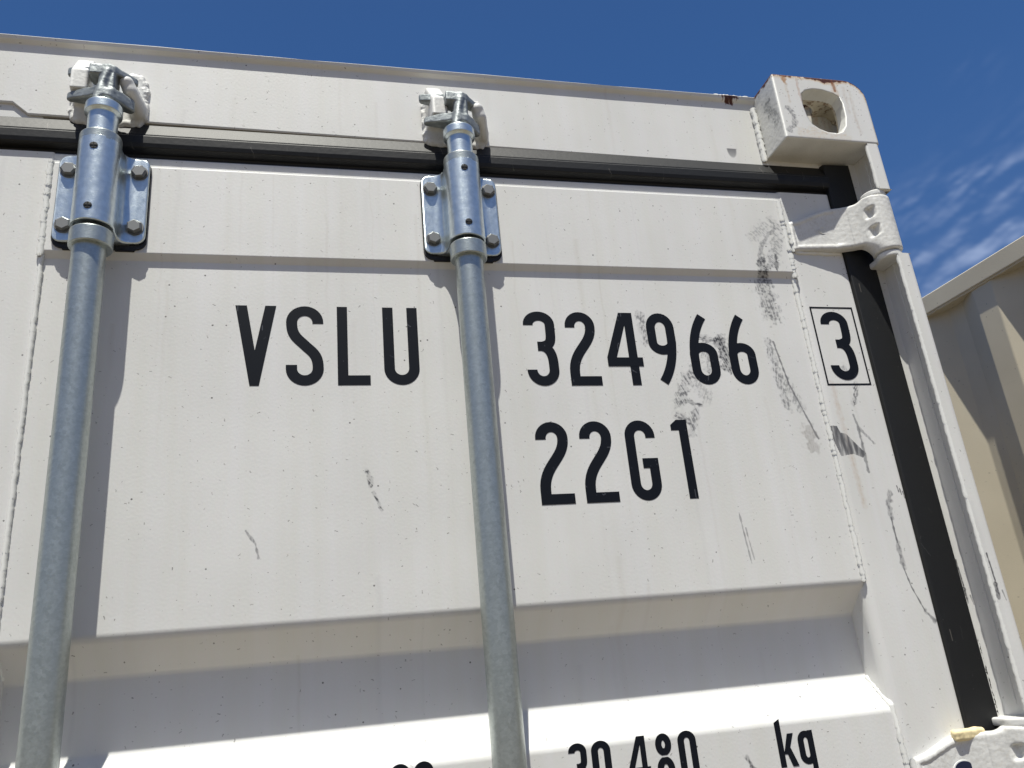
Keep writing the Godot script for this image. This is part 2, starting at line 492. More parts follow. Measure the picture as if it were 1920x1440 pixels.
func rounded(pts: Array, seg := 5) -> Array:
	# [Vector2 or Vector3(x, y, radius)] -> [[point, normal]...]; the outside is on the left of (right-turned) travel: n = (d.y, -d.x)
	var out := []
	var n := pts.size()
	for i in n:
		var r := 0.0
		var p := Vector2(pts[i].x, pts[i].y)
		if pts[i] is Vector3:
			r = pts[i].z
		var d0 := Vector2.ZERO
		var d1 := Vector2.ZERO
		if i > 0:
			d0 = (p - Vector2(pts[i - 1].x, pts[i - 1].y)).normalized()
		if i < n - 1:
			d1 = (Vector2(pts[i + 1].x, pts[i + 1].y) - p).normalized()
		var n0 := Vector2(d0.y, -d0.x)
		var n1 := Vector2(d1.y, -d1.x)
		if i == 0:
			out.append([p, n1])
		elif i == n - 1:
			out.append([p, n0])
		elif r <= 0.0 or absf(d0.cross(d1)) < 1e-4:
			out.append([p, n0]); out.append([p, n1])
		else:
			var turn := d0.angle_to(d1)
			var cut := r * tan(absf(turn) * 0.5)
			var a := p - d0 * cut
			var side := signf(turn)
			var cen := a + Vector2(-d0.y, d0.x) * side * r
			for k in seg + 1:
				var t := turn * k / seg
				out.append([cen + (a - cen).rotated(t), n0.rotated(t)])
	return out

func sweep(st: SurfaceTool, pa: Array, pb: Array, oa: Vector3, ob: Vector3, u: Vector3, v: Vector3, flip := 1.0) -> void:
	# joins the profile pa at oa with the profile pb at ob; profile axes u and v
	for i in pa.size() - 1:
		var n0: Vector3 = (u * pa[i][1].x + v * pa[i][1].y) * flip
		var n1: Vector3 = (u * pa[i + 1][1].x + v * pa[i + 1][1].y) * flip
		var a: Vector3 = oa + u * pa[i][0].x + v * pa[i][0].y
		var b: Vector3 = oa + u * pa[i + 1][0].x + v * pa[i + 1][0].y
		var c: Vector3 = ob + u * pb[i + 1][0].x + v * pb[i + 1][0].y
		var d: Vector3 = ob + u * pb[i][0].x + v * pb[i][0].y
		if a.distance_squared_to(b) < 1e-14:
			continue
		tri3(st, a, b, c, n0, n1, n1)
		tri3(st, a, c, d, n0, n1, n0)

func along_x(pts: Array, x0: float, x1: float, seg := 5) -> SurfaceTool:
	# profile of (y, z) drawn from top to bottom, looking out to +z
	var st := new_st()
	var p := rounded(pts, seg)
	sweep(st, p, p, Vector3(x0, 0, 0), Vector3(x1, 0, 0), Vector3(0, 1, 0), Vector3(0, 0, 1))
	return st

func along_y(pts: Array, y0: float, y1: float, flip := 1.0, seg := 5) -> SurfaceTool:
	# profile of (x, z)
	var st := new_st()
	var p := rounded(pts, seg)
	sweep(st, p, p, Vector3(0, y0, 0), Vector3(0, y1, 0), Vector3(1, 0, 0), Vector3(0, 0, 1), flip)
	return st

func lathe(st: SurfaceTool, pts: Array, c: Vector3, seg := 40, axis := 1) -> void:
	# profile of (radius, along) turned about an axis through c; drawn upwards, the outside is on the right
	var p := rounded(pts, 4)
	var ax := Vector3.ZERO
	ax[axis] = 1.0
	var e1 := Vector3(1, 0, 0)
	var e2 := ax.cross(e1)
	for k in seg:
		var a0 := TAU * k / seg
		var a1 := TAU * (k + 1) / seg
		var r0 := e1 * cos(a0) + e2 * sin(a0)
		var r1 := e1 * cos(a1) + e2 * sin(a1)
		for i in p.size() - 1:
			var q: Vector2 = p[i][0]
			var w: Vector2 = p[i + 1][0]
			if q.distance_squared_to(w) < 1e-14:
				continue
			var nq: Vector2 = p[i][1]
			var nw: Vector2 = p[i + 1][1]
			var A := c + r0 * q.x + ax * q.y
			var B := c + r1 * q.x + ax * q.y
			var C := c + r1 * w.x + ax * w.y
			var D := c + r0 * w.x + ax * w.y
			if q.x > 1e-7:
				tri3(st, A, B, C, r0 * nq.x + ax * nq.y, r1 * nq.x + ax * nq.y, r1 * nw.x + ax * nw.y)
			if w.x > 1e-7:
				tri3(st, A, C, D, r0 * nq.x + ax * nq.y, r1 * nw.x + ax * nw.y, r0 * nw.x + ax * nw.y)

func hexagon(st: SurfaceTool, r: float, h: float) -> void:
	# bolt head standing on z = 0, looking to +z
	var ch := 0.0012
	for k in 6:
		var a0 := TAU * k / 6.0
		var a1 := TAU * (k + 1) / 6.0
		var u0 := Vector3(cos(a0), sin(a0), 0)
		var u1 := Vector3(cos(a1), sin(a1), 0)
		var n := (u0 + u1).normalized()
		quad(st, u0 * r, u1 * r, u1 * r + Vector3(0, 0, h - ch), u0 * r + Vector3(0, 0, h - ch), n)
		var b0 := u0 * (r - ch * 1.6) + Vector3(0, 0, h)
		var b1 := u1 * (r - ch * 1.6) + Vector3(0, 0, h)
		quad(st, u0 * r + Vector3(0, 0, h - ch), u1 * r + Vector3(0, 0, h - ch), b1, b0, (n + Vector3(0, 0, 1)).normalized())
		# slightly dished crown
		var d0 := u0 * (r * 0.62) + Vector3(0, 0, h - 0.0004)
		var d1 := u1 * (r * 0.62) + Vector3(0, 0, h - 0.0004)
		tri3(st, b0, b1, d1, Vector3(0, 0, 1), Vector3(0, 0, 1), Vector3(0, 0, 1))
		tri3(st, b0, d1, d0, Vector3(0, 0, 1), Vector3(0, 0, 1), Vector3(0, 0, 1))
		tri3(st, d0, d1, Vector3(0, 0, h - 0.0004), Vector3(0, 0, 1), Vector3(0, 0, 1), Vector3(0, 0, 1))

func bead(path: Array, r: float, sd: float, step := 0.0022, lump := 0.35) -> ArrayMesh:
	# a weld: a wandering, rippled cord
	var st := new_st()
	var rings := []
	for k in path.size() - 1:
		var a: Vector3 = path[k]
		var b: Vector3 = path[k + 1]
		var n := maxi(2, int(a.distance_to(b) / step))
		for i in n + (1 if k == path.size() - 2 else 0):
			rings.append([a.lerp(b, float(i) / n), (b - a).normalized()])
	var sides := 8
	var prev := []
	for i in rings.size():
		var dir: Vector3 = rings[i][1]
		var e1 := dir.cross(Vector3(0.13, 0.21, 0.97)).normalized()
		var e2 := dir.cross(e1).normalized()
		var t := i * step
		var c: Vector3 = rings[i][0] + e1 * noise2.get_noise_2d(t * 70.0, sd) * r * 0.4
		var rr := r * (1.0 + lump * noise.get_noise_2d(t * 150.0, sd + 5.0) + 0.08 * sin(t * 1100.0))
		if i == 0 or i == rings.size() - 1:
			rr *= 0.3
		var cur := []
		for s in sides:
			var an := TAU * s / sides
			var o := e1 * cos(an) + e2 * sin(an)
			cur.append([c + o * rr * (1.0 + 0.10 * noise.get_noise_3d(t * 120.0, s * 0.6, sd)), o])
		if i > 0:
			for s in sides:
				var q := (s + 1) % sides
				tri3(st, prev[s][0], prev[q][0], cur[q][0], prev[s][1], prev[q][1], cur[q][1])
				tri3(st, prev[s][0], cur[q][0], cur[s][0], prev[s][1], cur[q][1], cur[s][1])
		prev = cur
	st.index()
	return st.commit()

# signed-distance shapes for castings and forgings
func smin(a: float, b: float, k: float) -> float:
	var h := maxf(k - absf(a - b), 0.0) / k
	return minf(a, b) - h * h * k * 0.25

func smax(a: float, b: float, k: float) -> float:
	return -smin(-a, -b, k)

func sd_box(p: Vector3, c: Vector3, h: Vector3, r := 0.0) -> float:
	var q := (p - c).abs() - h + Vector3(r, r, r)
	return Vector3(maxf(q.x, 0), maxf(q.y, 0), maxf(q.z, 0)).length() + minf(maxf(q.x, maxf(q.y, q.z)), 0.0) - r

func sd_cap(p: Vector3, a: Vector3, b: Vector3, ra: float, rb: float) -> float:
	var ab := b - a
	var t := clampf((p - a).dot(ab) / ab.length_squared(), 0.0, 1.0)
	return p.distance_to(a + ab * t) - lerpf(ra, rb, t)

func sd_slab(p: Vector3, a: Vector2, b: Vector2, ra: float, rb: float, y: float, hy: float, r := 0.002) -> float:
	# a flat jaw: a tapered capsule in plan (x, z), of height 2 hy
	var q := Vector2(p.x, p.z)
	var ab := b - a
	var t := clampf((q - a).dot(ab) / ab.length_squared(), 0.0, 1.0)
	var d := q.distance_to(a + ab * t) - lerpf(ra, rb, t)
	return smax(d, absf(p.y - y) - hy, r * 2.0)

func net(sdf: Callable, lo: Vector3, hi: Vector3, h: float, m: Material, tint = null, front: Material = null) -> ArrayMesh:
	# surface nets; faces that look to +z may take a second material that is mapped flat
	var nx := int(ceil((hi.x - lo.x) / h)) + 1
	var ny := int(ceil((hi.y - lo.y) / h)) + 1
	var nz := int(ceil((hi.z - lo.z) / h)) + 1
	var sx := 1
	var sy := nx
	var sz := nx * ny
	var val := PackedFloat32Array()
	val.resize(nx * ny * nz)
	val.fill(1.0)
	var BL := 5
	var live := []
	var rad := 0.5 * sqrt(3.0) * BL * h * 1.25 + h * 1.5
	for bk in int(ceil(float(nz) / BL)):
		for bj in int(ceil(float(ny) / BL)):
			for bi in int(ceil(float(nx) / BL)):
				var c := lo + Vector3(bi * BL + (BL - 1) * 0.5, bj * BL + (BL - 1) * 0.5, bk * BL + (BL - 1) * 0.5) * h
				var d: float = sdf.call(c)
				var far := absf(d) > rad
				if far and d > 0.0:
					continue
				if not far:
					live.append(Vector3i(bi, bj, bk))
				for k in range(bk * BL, mini(bk * BL + BL, nz)):
					for j in range(bj * BL, mini(bj * BL + BL, ny)):
						for i in range(bi * BL, mini(bi * BL + BL, nx)):
							val[i + j * sy + k * sz] = -1.0 if far else sdf.call(lo + Vector3(i, j, k) * h)
	var idx := PackedInt32Array()
	idx.resize(nx * ny * nz)
	idx.fill(-1)
	var pos := PackedVector3Array()
	var corner := [Vector3i(0, 0, 0), Vector3i(1, 0, 0), Vector3i(0, 1, 0), Vector3i(1, 1, 0), Vector3i(0, 0, 1), Vector3i(1, 0, 1), Vector3i(0, 1, 1), Vector3i(1, 1, 1)]
	var edges := [[0, 1], [2, 3], [4, 5], [6, 7], [0, 2], [1, 3], [4, 6], [5, 7], [0, 4], [1, 5], [2, 6], [3, 7]]
	for b in live:
		for k in range(b.z * BL, mini(b.z * BL + BL, nz - 1)):
			for j in range(b.y * BL, mini(b.y * BL + BL, ny - 1)):
				for i in range(b.x * BL, mini(b.x * BL + BL, nx - 1)):
					var at := i + j * sy + k * sz
					var neg := 0
					for q in corner:
						if val[at + q.x + q.y * sy + q.z * sz] < 0.0:
							neg += 1
					if neg == 0 or neg == 8:
						continue
					var sum := Vector3.ZERO
					var cnt := 0
					for e in edges:
						var ca: Vector3i = corner[e[0]]
						var cb: Vector3i = corner[e[1]]
						var va := val[at + ca.x + ca.y * sy + ca.z * sz]
						var vb := val[at + cb.x + cb.y * sy + cb.z * sz]
						if (va < 0.0) != (vb < 0.0):
							sum += Vector3(ca).lerp(Vector3(cb), va / (va - vb))
							cnt += 1
					idx[at] = pos.size()
					pos.append(lo + (Vector3(i, j, k) + sum / cnt) * h)
	var nrm := PackedVector3Array()
	var col := PackedColorArray()
	var e0 := h * 0.6
	for p in pos:
		var g := Vector3.ZERO
		for t in [Vector3(1, -1, -1), Vector3(-1, -1, 1), Vector3(-1, 1, -1), Vector3(1, 1, 1)]:
			g += t * float(sdf.call(p + t * e0))
		g = g.normalized()
		nrm.append(g)
		col.append(tint.call(p, g) if tint != null else Color(1, 1, 1))
	var sa := new_st()
	var sb := new_st()
	var any_b := false
	for b in live:
		for k in range(maxi(1, b.z * BL), mini(b.z * BL + BL, nz - 1)):
			for j in range(maxi(1, b.y * BL), mini(b.y * BL + BL, ny - 1)):
				for i in range(maxi(1, b.x * BL), mini(b.x * BL + BL, nx - 1)):
					var at := i + j * sy + k * sz
					var v0 := val[at] < 0.0
					for ax in 3:
						var stp: int = [sx, sy, sz][ax]
						if (val[at + stp] < 0.0) == v0:
							continue
						var u: int = [sy, sz, sx][ax]
						var v: int = [sz, sx, sy][ax]
						var q := [idx[at - u - v], idx[at - v], idx[at], idx[at - u]]
						if q[0] < 0 or q[1] < 0 or q[2] < 0 or q[3] < 0:
							continue
						for t in [[0, 1, 2], [0, 2, 3]]:
							var a: int = q[t[0]]
							var bb: int = q[t[1]]
							var c: int = q[t[2]]
							if (pos[bb] - pos[a]).cross(pos[c] - pos[a]).dot(nrm[a] + nrm[bb] + nrm[c]) > 0.0:
								var sw := bb
								bb = c
								c = sw
							var use := sa
							if front and (nrm[a] + nrm[bb] + nrm[c]).z > 2.6 and pos[a].z > -0.02:
								use = sb
								any_b = true
							for w in [a, bb, c]:
								use.set_normal(nrm[w])
								use.set_color(col[w])
								use.set_uv(paint_uv(pos[w], Vector3(0, 0, 1)))
								use.add_vertex(pos[w])
	sa.index()
	var mesh := sa.commit()
	mesh.surface_set_material(0, m)
	if any_b:
		sb.index()
		sb.commit(mesh)
		mesh.surface_set_material(1, front)
	return mesh

# ------------------------------------------------------------------ tags
func thing(called: String, label: String, category: String, at: Vector3) -> Node3D:
	var o := Node3D.new()
	o.name = called
	add_child(o, true)
	o.position = at
	o.set_meta("label", label)
	o.set_meta("category", category)
	return o

# ------------------------------------------------------------------ ground
func build_ground() -> void:
	var st := new_st()
	quad(st, Vector3(-900, 0, -900), Vector3(900, 0, -900), Vector3(900, 0, 900), Vector3(-900, 0, 900), Vector3.UP)
	var o := obj("ground", st.commit(), M.ground, self)
	o.set_meta("kind", "structure")
	o.set_meta("label", "dry tan gravel yard under the containers")

# ------------------------------------------------------------------ white container
func panel_profile(upper: float) -> Array:
	# (y, z, radius) of the corrugated door sheet from top to bottom
	var p := [Vector2(2.396, -0.070), Vector3(2.396, upper, 0.002), Vector3(2.2715, upper, 0.003), Vector3(2.2630, ZF, 0.003)]
	var y := 1.821
	while y > 0.45:
		p.append(Vector3(y, ZF, 0.015))
		p.append(Vector3(y - 0.036, -0.096, 0.009))
		p.append(Vector3(y - 0.113, -0.096, 0.009))
		p.append(Vector3(y - 0.152, ZF, 0.012))
		y -= 0.402
	p.append(Vector2(0.22, ZF))
	return p

func build_white_container() -> void:
	var box_ := thing("white_shipping_container", "white shipping container with grey locking rods and black markings on its doors", "shipping container", Vector3.ZERO)
	# --- box body behind the doors
	var st := new_st()
	box(st, Vector3(-1.05, 2.560, -5.95), Vector3(1.05, 2.580, -0.10), 0.003)
	obj("roof", st.commit(), M.white, box_)
	for s in [-1.0, 1.0]:
		st = new_st()
		box(st, Vector3(minf(s * 1.159, s * 1.2125), 2.525, -5.90), Vector3(maxf(s * 1.159, s * 1.2125), 2.5855, -0.178), 0.004)
		obj("top_side_rail", st.commit(), M.white, box_)
		st = new_st()
		box(st, Vector3(minf(s * 1.159, s * 1.2125), 0.02, -5.90), Vector3(maxf(s * 1.159, s * 1.2125), 0.17, -0.178), 0.004)
		obj("bottom_side_rail", st.commit(), M.white, box_)
		var pr := []
		var z := -0.13
		while z > -5.85:
			for q in [[0.0, 1.207], [-0.072, 1.207], [-0.140, 1.171], [-0.210, 1.171]]:
				pr.append(Vector3(s * q[1], z + q[0], 0.008))
			z -= 0.278
		obj("side_wall", along_y(pr, 0.17, 2.526, s).commit(), M.white, box_)
	st = new_st()
	box(st, Vector3(-1.17, 0.13, -5.95), Vector3(1.17, 0.16, -0.12), 0.0)
	obj("floor", st.commit(), M.inside, box_)
	st = new_st()
	box(st, Vector3(-1.2125, 0.02, -6.02), Vector3(1.2125, 2.585, -5.955), 0.004)
	obj("front_wall", st.commit(), M.white, box_)
	st = new_st()
	box(st, Vector3(-1.19, 0.02, -0.13), Vector3(1.19, 0.17, -0.045), 0.004)
	obj("door_sill", st.commit(), M.white, box_)
	# --- header above the doors, with the roof lip
	build_header(box_)
	build_gasket(box_)
	# --- corner casting
	var cm := casting_mesh()
	var cc := obj("corner_casting", cm, null, box_)
	cc.set_meta("label", "corner casting with rusty top edge and one rounded hole")
	obj("weld_bead", bead([Vector3(1.0515, 2.570, -0.0575), Vector3(1.0525, 2.468, -0.0575)], 0.0046, 3.0, 0.002, 0.22), M.weld, cc)
	build_post(box_)
	build_hinges(box_)
	build_door(box_)
	build_rods(box_)

func build_header(box_: Node3D) -> void:
	var header_pts := func(yb: float) -> Array:
		return rounded([Vector2(2.580, -0.30), Vector3(2.5900, -0.0585, 0.001), Vector3(2.5880, -0.0528, 0.0008), Vector3(2.5830, -0.0545, 0.002), Vector3(2.5790, -0.0600, 0.003), Vector3(yb + 0.002, -0.0600, 0.0015), Vector3(yb, -0.0612, 0.0008), Vector2(yb, -0.076)])
	var st := new_st()
	var far := new_st()
	var u := Vector3(0, 1, 0)
	var v := Vector3(0, 0, 1)
	# the top edge is not quite straight
	var lip := PackedFloat32Array()
	var xs := [1.213]
	var x := 1.06
	while x > 0.014:
		xs.append(x)
		x -= 0.05
	xs.append_array([0.013, -0.006, -0.055, -0.55, -1.15])
	for i in xs.size() - 1:
		var a: float = xs[i]
		var b: float = xs[i + 1]
		var ya := bottom_y(a, i + 1 == xs.size() - 1 or a < 0.0)
		var yb := bottom_y(b, b < 0.0)
		var pa: Array = header_pts.call(ya)
		var pb: Array = header_pts.call(yb)
		for k in 12:
			pa[k][0].x += noise2.get_noise_2d(a * 6.0, 4.0) * 0.0012
			pb[k][0].x += noise2.get_noise_2d(b * 6.0, 4.0) * 0.0012
		sweep(st if b > -0.06 else far, pb, pa, Vector3(b, 0, 0), Vector3(a, 0, 0), u, v)
	var o := obj("door_header", st.commit(), M.paint, box_)
	obj("door_header", far.commit(), M.white, box_)
	var back := new_st()
	box(back, Vector3(-1.15, 2.452, -0.0676), Vector3(0.030, 2.520, -0.0640))
	obj("backing_plate", back.commit(), M.white, o)
	# rusty bare spot on the lip next to the casting, and the lifted end of the roof sheet
	obj("weld_bead", bead([Vector3(0.985, 2.5895, -0.056), Vector3(1.030, 2.5890, -0.056), Vector3(1.050, 2.5935, -0.060)], 0.0018, 9.0, 0.002, 0.6), M.weld, o)

func bottom_y(x: float, notch: bool) -> float:
	return 2.4865 if notch else lerpf(2.4700, 2.4620, clampf(x / 0.97, 0.0, 1.1))

func build_gasket(box_: Node3D) -> void:
	var top := [Vector2(2.505, -0.0685), Vector3(2.4655, -0.0680, 0.001), Vector3(2.4650, -0.0604, 0.001), Vector3(2.4445, -0.0520, 0.003), Vector3(2.4415, -0.0524, 0.001), Vector3(2.4400, -0.0476, 0.0025), Vector3(2.4285, -0.0482, 0.0035), Vector3(2.4225, -0.0500, 0.002), Vector3(2.4190, -0.0620, 0.003), Vector2(2.400, -0.0660)]
	var st := along_x(top, -1.1510, 1.1510)
	obj("door_gasket", st.commit(), M.rubber, box_)
	var side := [Vector2(1.146, -0.075), Vector3(1.1500, -0.0520, 0.002), Vector3(1.1960, -0.0500, 0.002), Vector2(1.1990, -0.0600)]
	st = along_y(side, 0.18, 2.4655, -1.0)
	obj("door_gasket", st.commit(), M.rubber, box_)
	st = along_y([Vector2(-1.199, -0.0600), Vector3(-1.1960, -0.0500, 0.002), Vector3(-1.1500, -0.0520, 0.002), Vector2(-1.146, -0.075)], 0.18, 2.4655, -1.0)
	obj("door_gasket", st.commit(), M.rubber, box_)
	# ragged smear of rubber and paint along the lower edge of the right gasket
	for q in [[1.1992, 1.795, 1.700, 0.0011, M.white], [1.1994, 1.742, 1.600, 0.0019, M.white], [1.2010, 1.735, 1.600, 0.0012, M.rubber], [1.1988, 1.690, 1.610, 0.0013, M.rubber]]:
		obj("gasket_smear", bead([Vector3(q[0], q[1], -0.0555), Vector3(q[0] - 0.0006, (q[1] + q[2]) * 0.5, -0.0550), Vector3(q[0] - 0.0002, q[2], -0.0555)], q[3], q[1] * 40.0, 0.0016, 0.9), q[4], box_)

func casting_mesh() -> ArrayMesh:
	var hole := PackedVector2Array()
	for q in [Vector2(1.1020, 2.5560), Vector2(1.1110, 2.5640), Vector2(1.1260, 2.5680), Vector2(1.1420, 2.5675), Vector2(1.1600, 2.5625), Vector2(1.1690, 2.5570), Vector2(1.1725, 2.5440), Vector2(1.1715, 2.5200), Vector2(1.1670, 2.5020), Vector2(1.1580, 2.4900), Vector2(1.1480, 2.4862), Vector2(1.1330, 2.4868), Vector2(1.1200, 2.4915), Vector2(1.1090, 2.4990), Vector2(1.1030, 2.5120), Vector2(1.1005, 2.5330)]:
		hole.append(q)
	var hc := Vector2(1.137, 2.527)
	var sdf := func(p: Vector3) -> float:
		# block with a large rounded top right edge
		var q := Vector2(p.x - 1.138, p.y - 2.5315)
		var hx := 0.081
		var hy := 0.0595
		var r := 0.002
		if q.x > 0.0 and q.y > 0.0:
			r = 0.036
		var e := q.abs() - Vector2(hx, hy) + Vector2(r, r)
		var d2 := Vector2(maxf(e.x, 0), maxf(e.y, 0)).length() + minf(maxf(e.x, e.y), 0.0) - r
		var d := smax(d2, absf(p.z + 0.089) - 0.089, 0.003)
		# cavity
		var cav := sd_box(p, Vector3(1.138, 2.527, -0.089), Vector3(0.056, 0.039, 0.064), 0.012)
		d = smax(d, -cav, 0.004)
		# front hole
		var pt := Vector2(p.x, p.y)
		var dd := 1e9
		for i in hole.size():
			dd = minf(dd, pt.distance_to(Geometry2D.get_closest_point_to_segment(pt, hole[i], hole[(i + 1) % hole.size()])))
		if Geometry2D.is_point_in_polygon(pt, hole):
			dd = -dd
		d = smax(d, -maxf(dd, -p.z - 0.05), 0.0007)
		# top hole and side hole
		var tq := Vector2(p.x - 1.130, clampf(p.z + 0.100, -0.030, 0.030) - (p.z + 0.100))
		d = smax(d, -maxf(tq.length() - 0.0318, 2.540 - p.y), 0.003)
		var sq := Vector2(p.y - 2.531, clampf(p.z + 0.089, -0.014, 0.014) - (p.z + 0.089))
		d = smax(d, -maxf(sq.length() - 0.0255, 1.19 - p.x), 0.003)
		return d
	var tint := func(p: Vector3, n: Vector3) -> Color:
		var c := Color(1.0, 1.0, 0.99)
		var a := noise.get_noise_3d(p.x * 70.0, p.y * 70.0, p.z * 70.0)
		var b := noise2.get_noise_3d(p.x * 260.0, p.y * 260.0, p.z * 260.0)
		if n.x < -0.7 and p.x < 1.06:
			# grey rub on the left face
			var w := Vector2((p.z + 0.022 + (p.y - 2.535) * 0.35) / 0.012, (p.y - 2.535) / 0.034).length()
			c = c.lerp(Color(0.22, 0.23, 0.24), clampf((1.0 - smoothstep(0.4, 1.25, w + a * 0.9)) * (0.55 + b), 0.0, 0.8))
		var inside := sd_box(p, Vector3(1.138, 2.527, -0.089), Vector3(0.060, 0.043, 0.068), 0.012) < 0.0
		if inside:
			c = Color(0.78, 0.70, 0.56).lerp(Color(0.30, 0.20, 0.12), smoothstep(0.15, 0.45, a + b * 0.6))
		if p.y > 2.583:
			c = c.lerp(Color(0.16, 0.06, 0.03), smoothstep(-0.35, 0.1, a + b * 0.4 + (p.y - 2.5875) * 120.0))
		return c
	return net(sdf, Vector3(1.051, 2.466, -0.184), Vector3(1.225, 2.597, 0.005), 0.00135, M.cast_white, tint, M.paint)

func build_post(box_: Node3D) -> void:
	# back plate beside the gasket, outer wall and front flange of the post
	var prof := [Vector2(1.1955, -0.070), Vector3(1.1960, -0.0555, 0.001), Vector3(1.2120, -0.0555, 0.001), Vector3(1.2128, -0.0310, 0.002), Vector3(1.2140, -0.0075, 0.001), Vector3(1.1972, -0.0070, 0.001), Vector3(1.1970, -0.0004, 0.0008), Vector3(1.2190, 0.0, 0.008), Vector2(1.2190, -0.178)]
	var st := along_y(prof, 0.15, 1.5340, -1.0, 6)
	var lo := rounded(prof, 6)
	for seg in [[1.6450, 2.2795], [2.3900, 2.4715]]:
		sweep(st, lo, lo, Vector3(0, seg[0], 0), Vector3(0, seg[1], 0), Vector3(1, 0, 0), Vector3(0, 0, 1), -1.0)
		for y in seg:
			# close the flange where it is cut
			var n := Vector3(0, 1.0 if y == seg[1] else -1.0, 0)
			quad(st, Vector3(1.197, y, -0.007), Vector3(1.2185, y, -0.007), Vector3(1.2185, y, -0.001), Vector3(1.197, y, -0.001), n)
	# wall behind the hinges
	var wall := rounded([Vector2(1.1955, -0.070), Vector3(1.1960, -0.0555, 0.001), Vector3(1.2120, -0.0555, 0.001), Vector2(1.2128, -0.0440)], 4)
	for seg in [[2.2795, 2.3900], [1.5340, 1.6450]]:
		sweep(st, wall, wall, Vector3(0, seg[0], 0), Vector3(0, seg[1], 0), Vector3(1, 0, 0), Vector3(0, 0, 1), -1.0)
	var o := obj("corner_post", st.commit(), M.paint, box_)
	# flame-cut edge of the flange
	for seg in [[0.20, 1.5320], [1.6470, 2.2775], [2.3920, 2.4700]]:
		obj("weld_bead", bead([Vector3(1.1972, seg[0], -0.0036), Vector3(1.1972, seg[1], -0.0036)], 0.0031, 21.0 + seg[0], 0.003, 0.28), M.weld, o)
	obj("weld_bead", bead([Vector3(1.2124, 1.66, -0.033), Vector3(1.2124, 2.46, -0.033)], 0.0014, 27.0, 0.006, 0.5), M.white, o)
	# lugs that carry the hinge pins: one above and one below each hinge
	var lug := func(p: Vector3) -> float:
		var d := sd_cap(p, Vector3(1.1985, 0.0, -0.0205), Vector3(1.1985, 0.001, -0.0205), 0.0, 0.0)
		d = Vector2(p.x - 1.1985, p.z + 0.0205).length() - 0.0178
		d = smin(d, sd_box(p, Vector3(1.199, 0, -0.040), Vector3(0.0135, 0.03, 0.018), 0.003), 0.006)
		return smax(d, absf(p.y) - 0.0052, 0.003)
	var lm := net(lug, Vector3(1.160, -0.012, -0.064), Vector3(1.226, 0.012, 0.006), 0.0016, M.cast_white)
	for y in [2.3865, 2.2830, 1.6410, 1.5375]:
		var l := obj("hinge_lug", lm, null, o)
		l.position.y = y

func hinge_sdf(p: Vector3) -> float:
	# y is measured from the middle of the hinge
	var ax := Vector2(1.1985, -0.0205)
	var q := Vector2(p.x, p.z)
	# blade: a cranked strap in plan
	var pl := [Vector2(1.066, -0.0585), Vector2(1.135, -0.0510), Vector2(1.160, -0.0420), Vector2(1.1880, -0.0215)]
	var d := 1e9
	for i in 3:
		d = minf(d, q.distance_to(Geometry2D.get_closest_point_to_segment(q, pl[i], pl[i + 1])))
	d -= 0.0085
	var t := clampf((p.x - 1.062) / 0.075, 0.0, 1.0)
	var top := lerpf(0.0235, 0.0440, t * t * (3.0 - 2.0 * t))
	var bot := -0.0275 - 0.012 * smoothstep(1.165, 1.195, p.x)
	d = smax(d, p.y - top, 0.006)
	d = smax(d, bot - p.y, 0.006)
	d = smax(d, 1.0635 - p.x + (p.y) * 0.05, 0.004)
	var barrel := smax(q.distance_to(ax) - 0.0205, absf(p.y - 0.0005) - 0.0455, 0.004)
	d = smin(d, barrel, 0.014)
	# shallow pocket on the blade with a rim round it
	var face := -0.0500 + (p.x - 1.066) * 0.11 + maxf(0.0, p.x - 1.135) * 0.50
	var rim := maxf(maxf(p.y - top + 0.0085, bot + 0.0085 - p.y), maxf(1.070 - p.x, p.x - 1.158))
	d = smax(d, -smax(rim, face - 0.0016 - p.z, 0.003), 0.0025)
	# two pockets between the ribs at the barrel
	for yy in [0.0190, -0.0125]:
		var pk := sd_box(p, Vector3(1.1735, yy - (p.x - 1.1735) * -0.25, -0.0112), Vector3(0.0100, 0.0082, 0.0075), 0.0035)
		d = smax(d, -pk, 0.003)
	d += noise.get_noise_3d(p.x * 110.0, p.y * 110.0, p.z * 110.0) * 0.00025
	return d

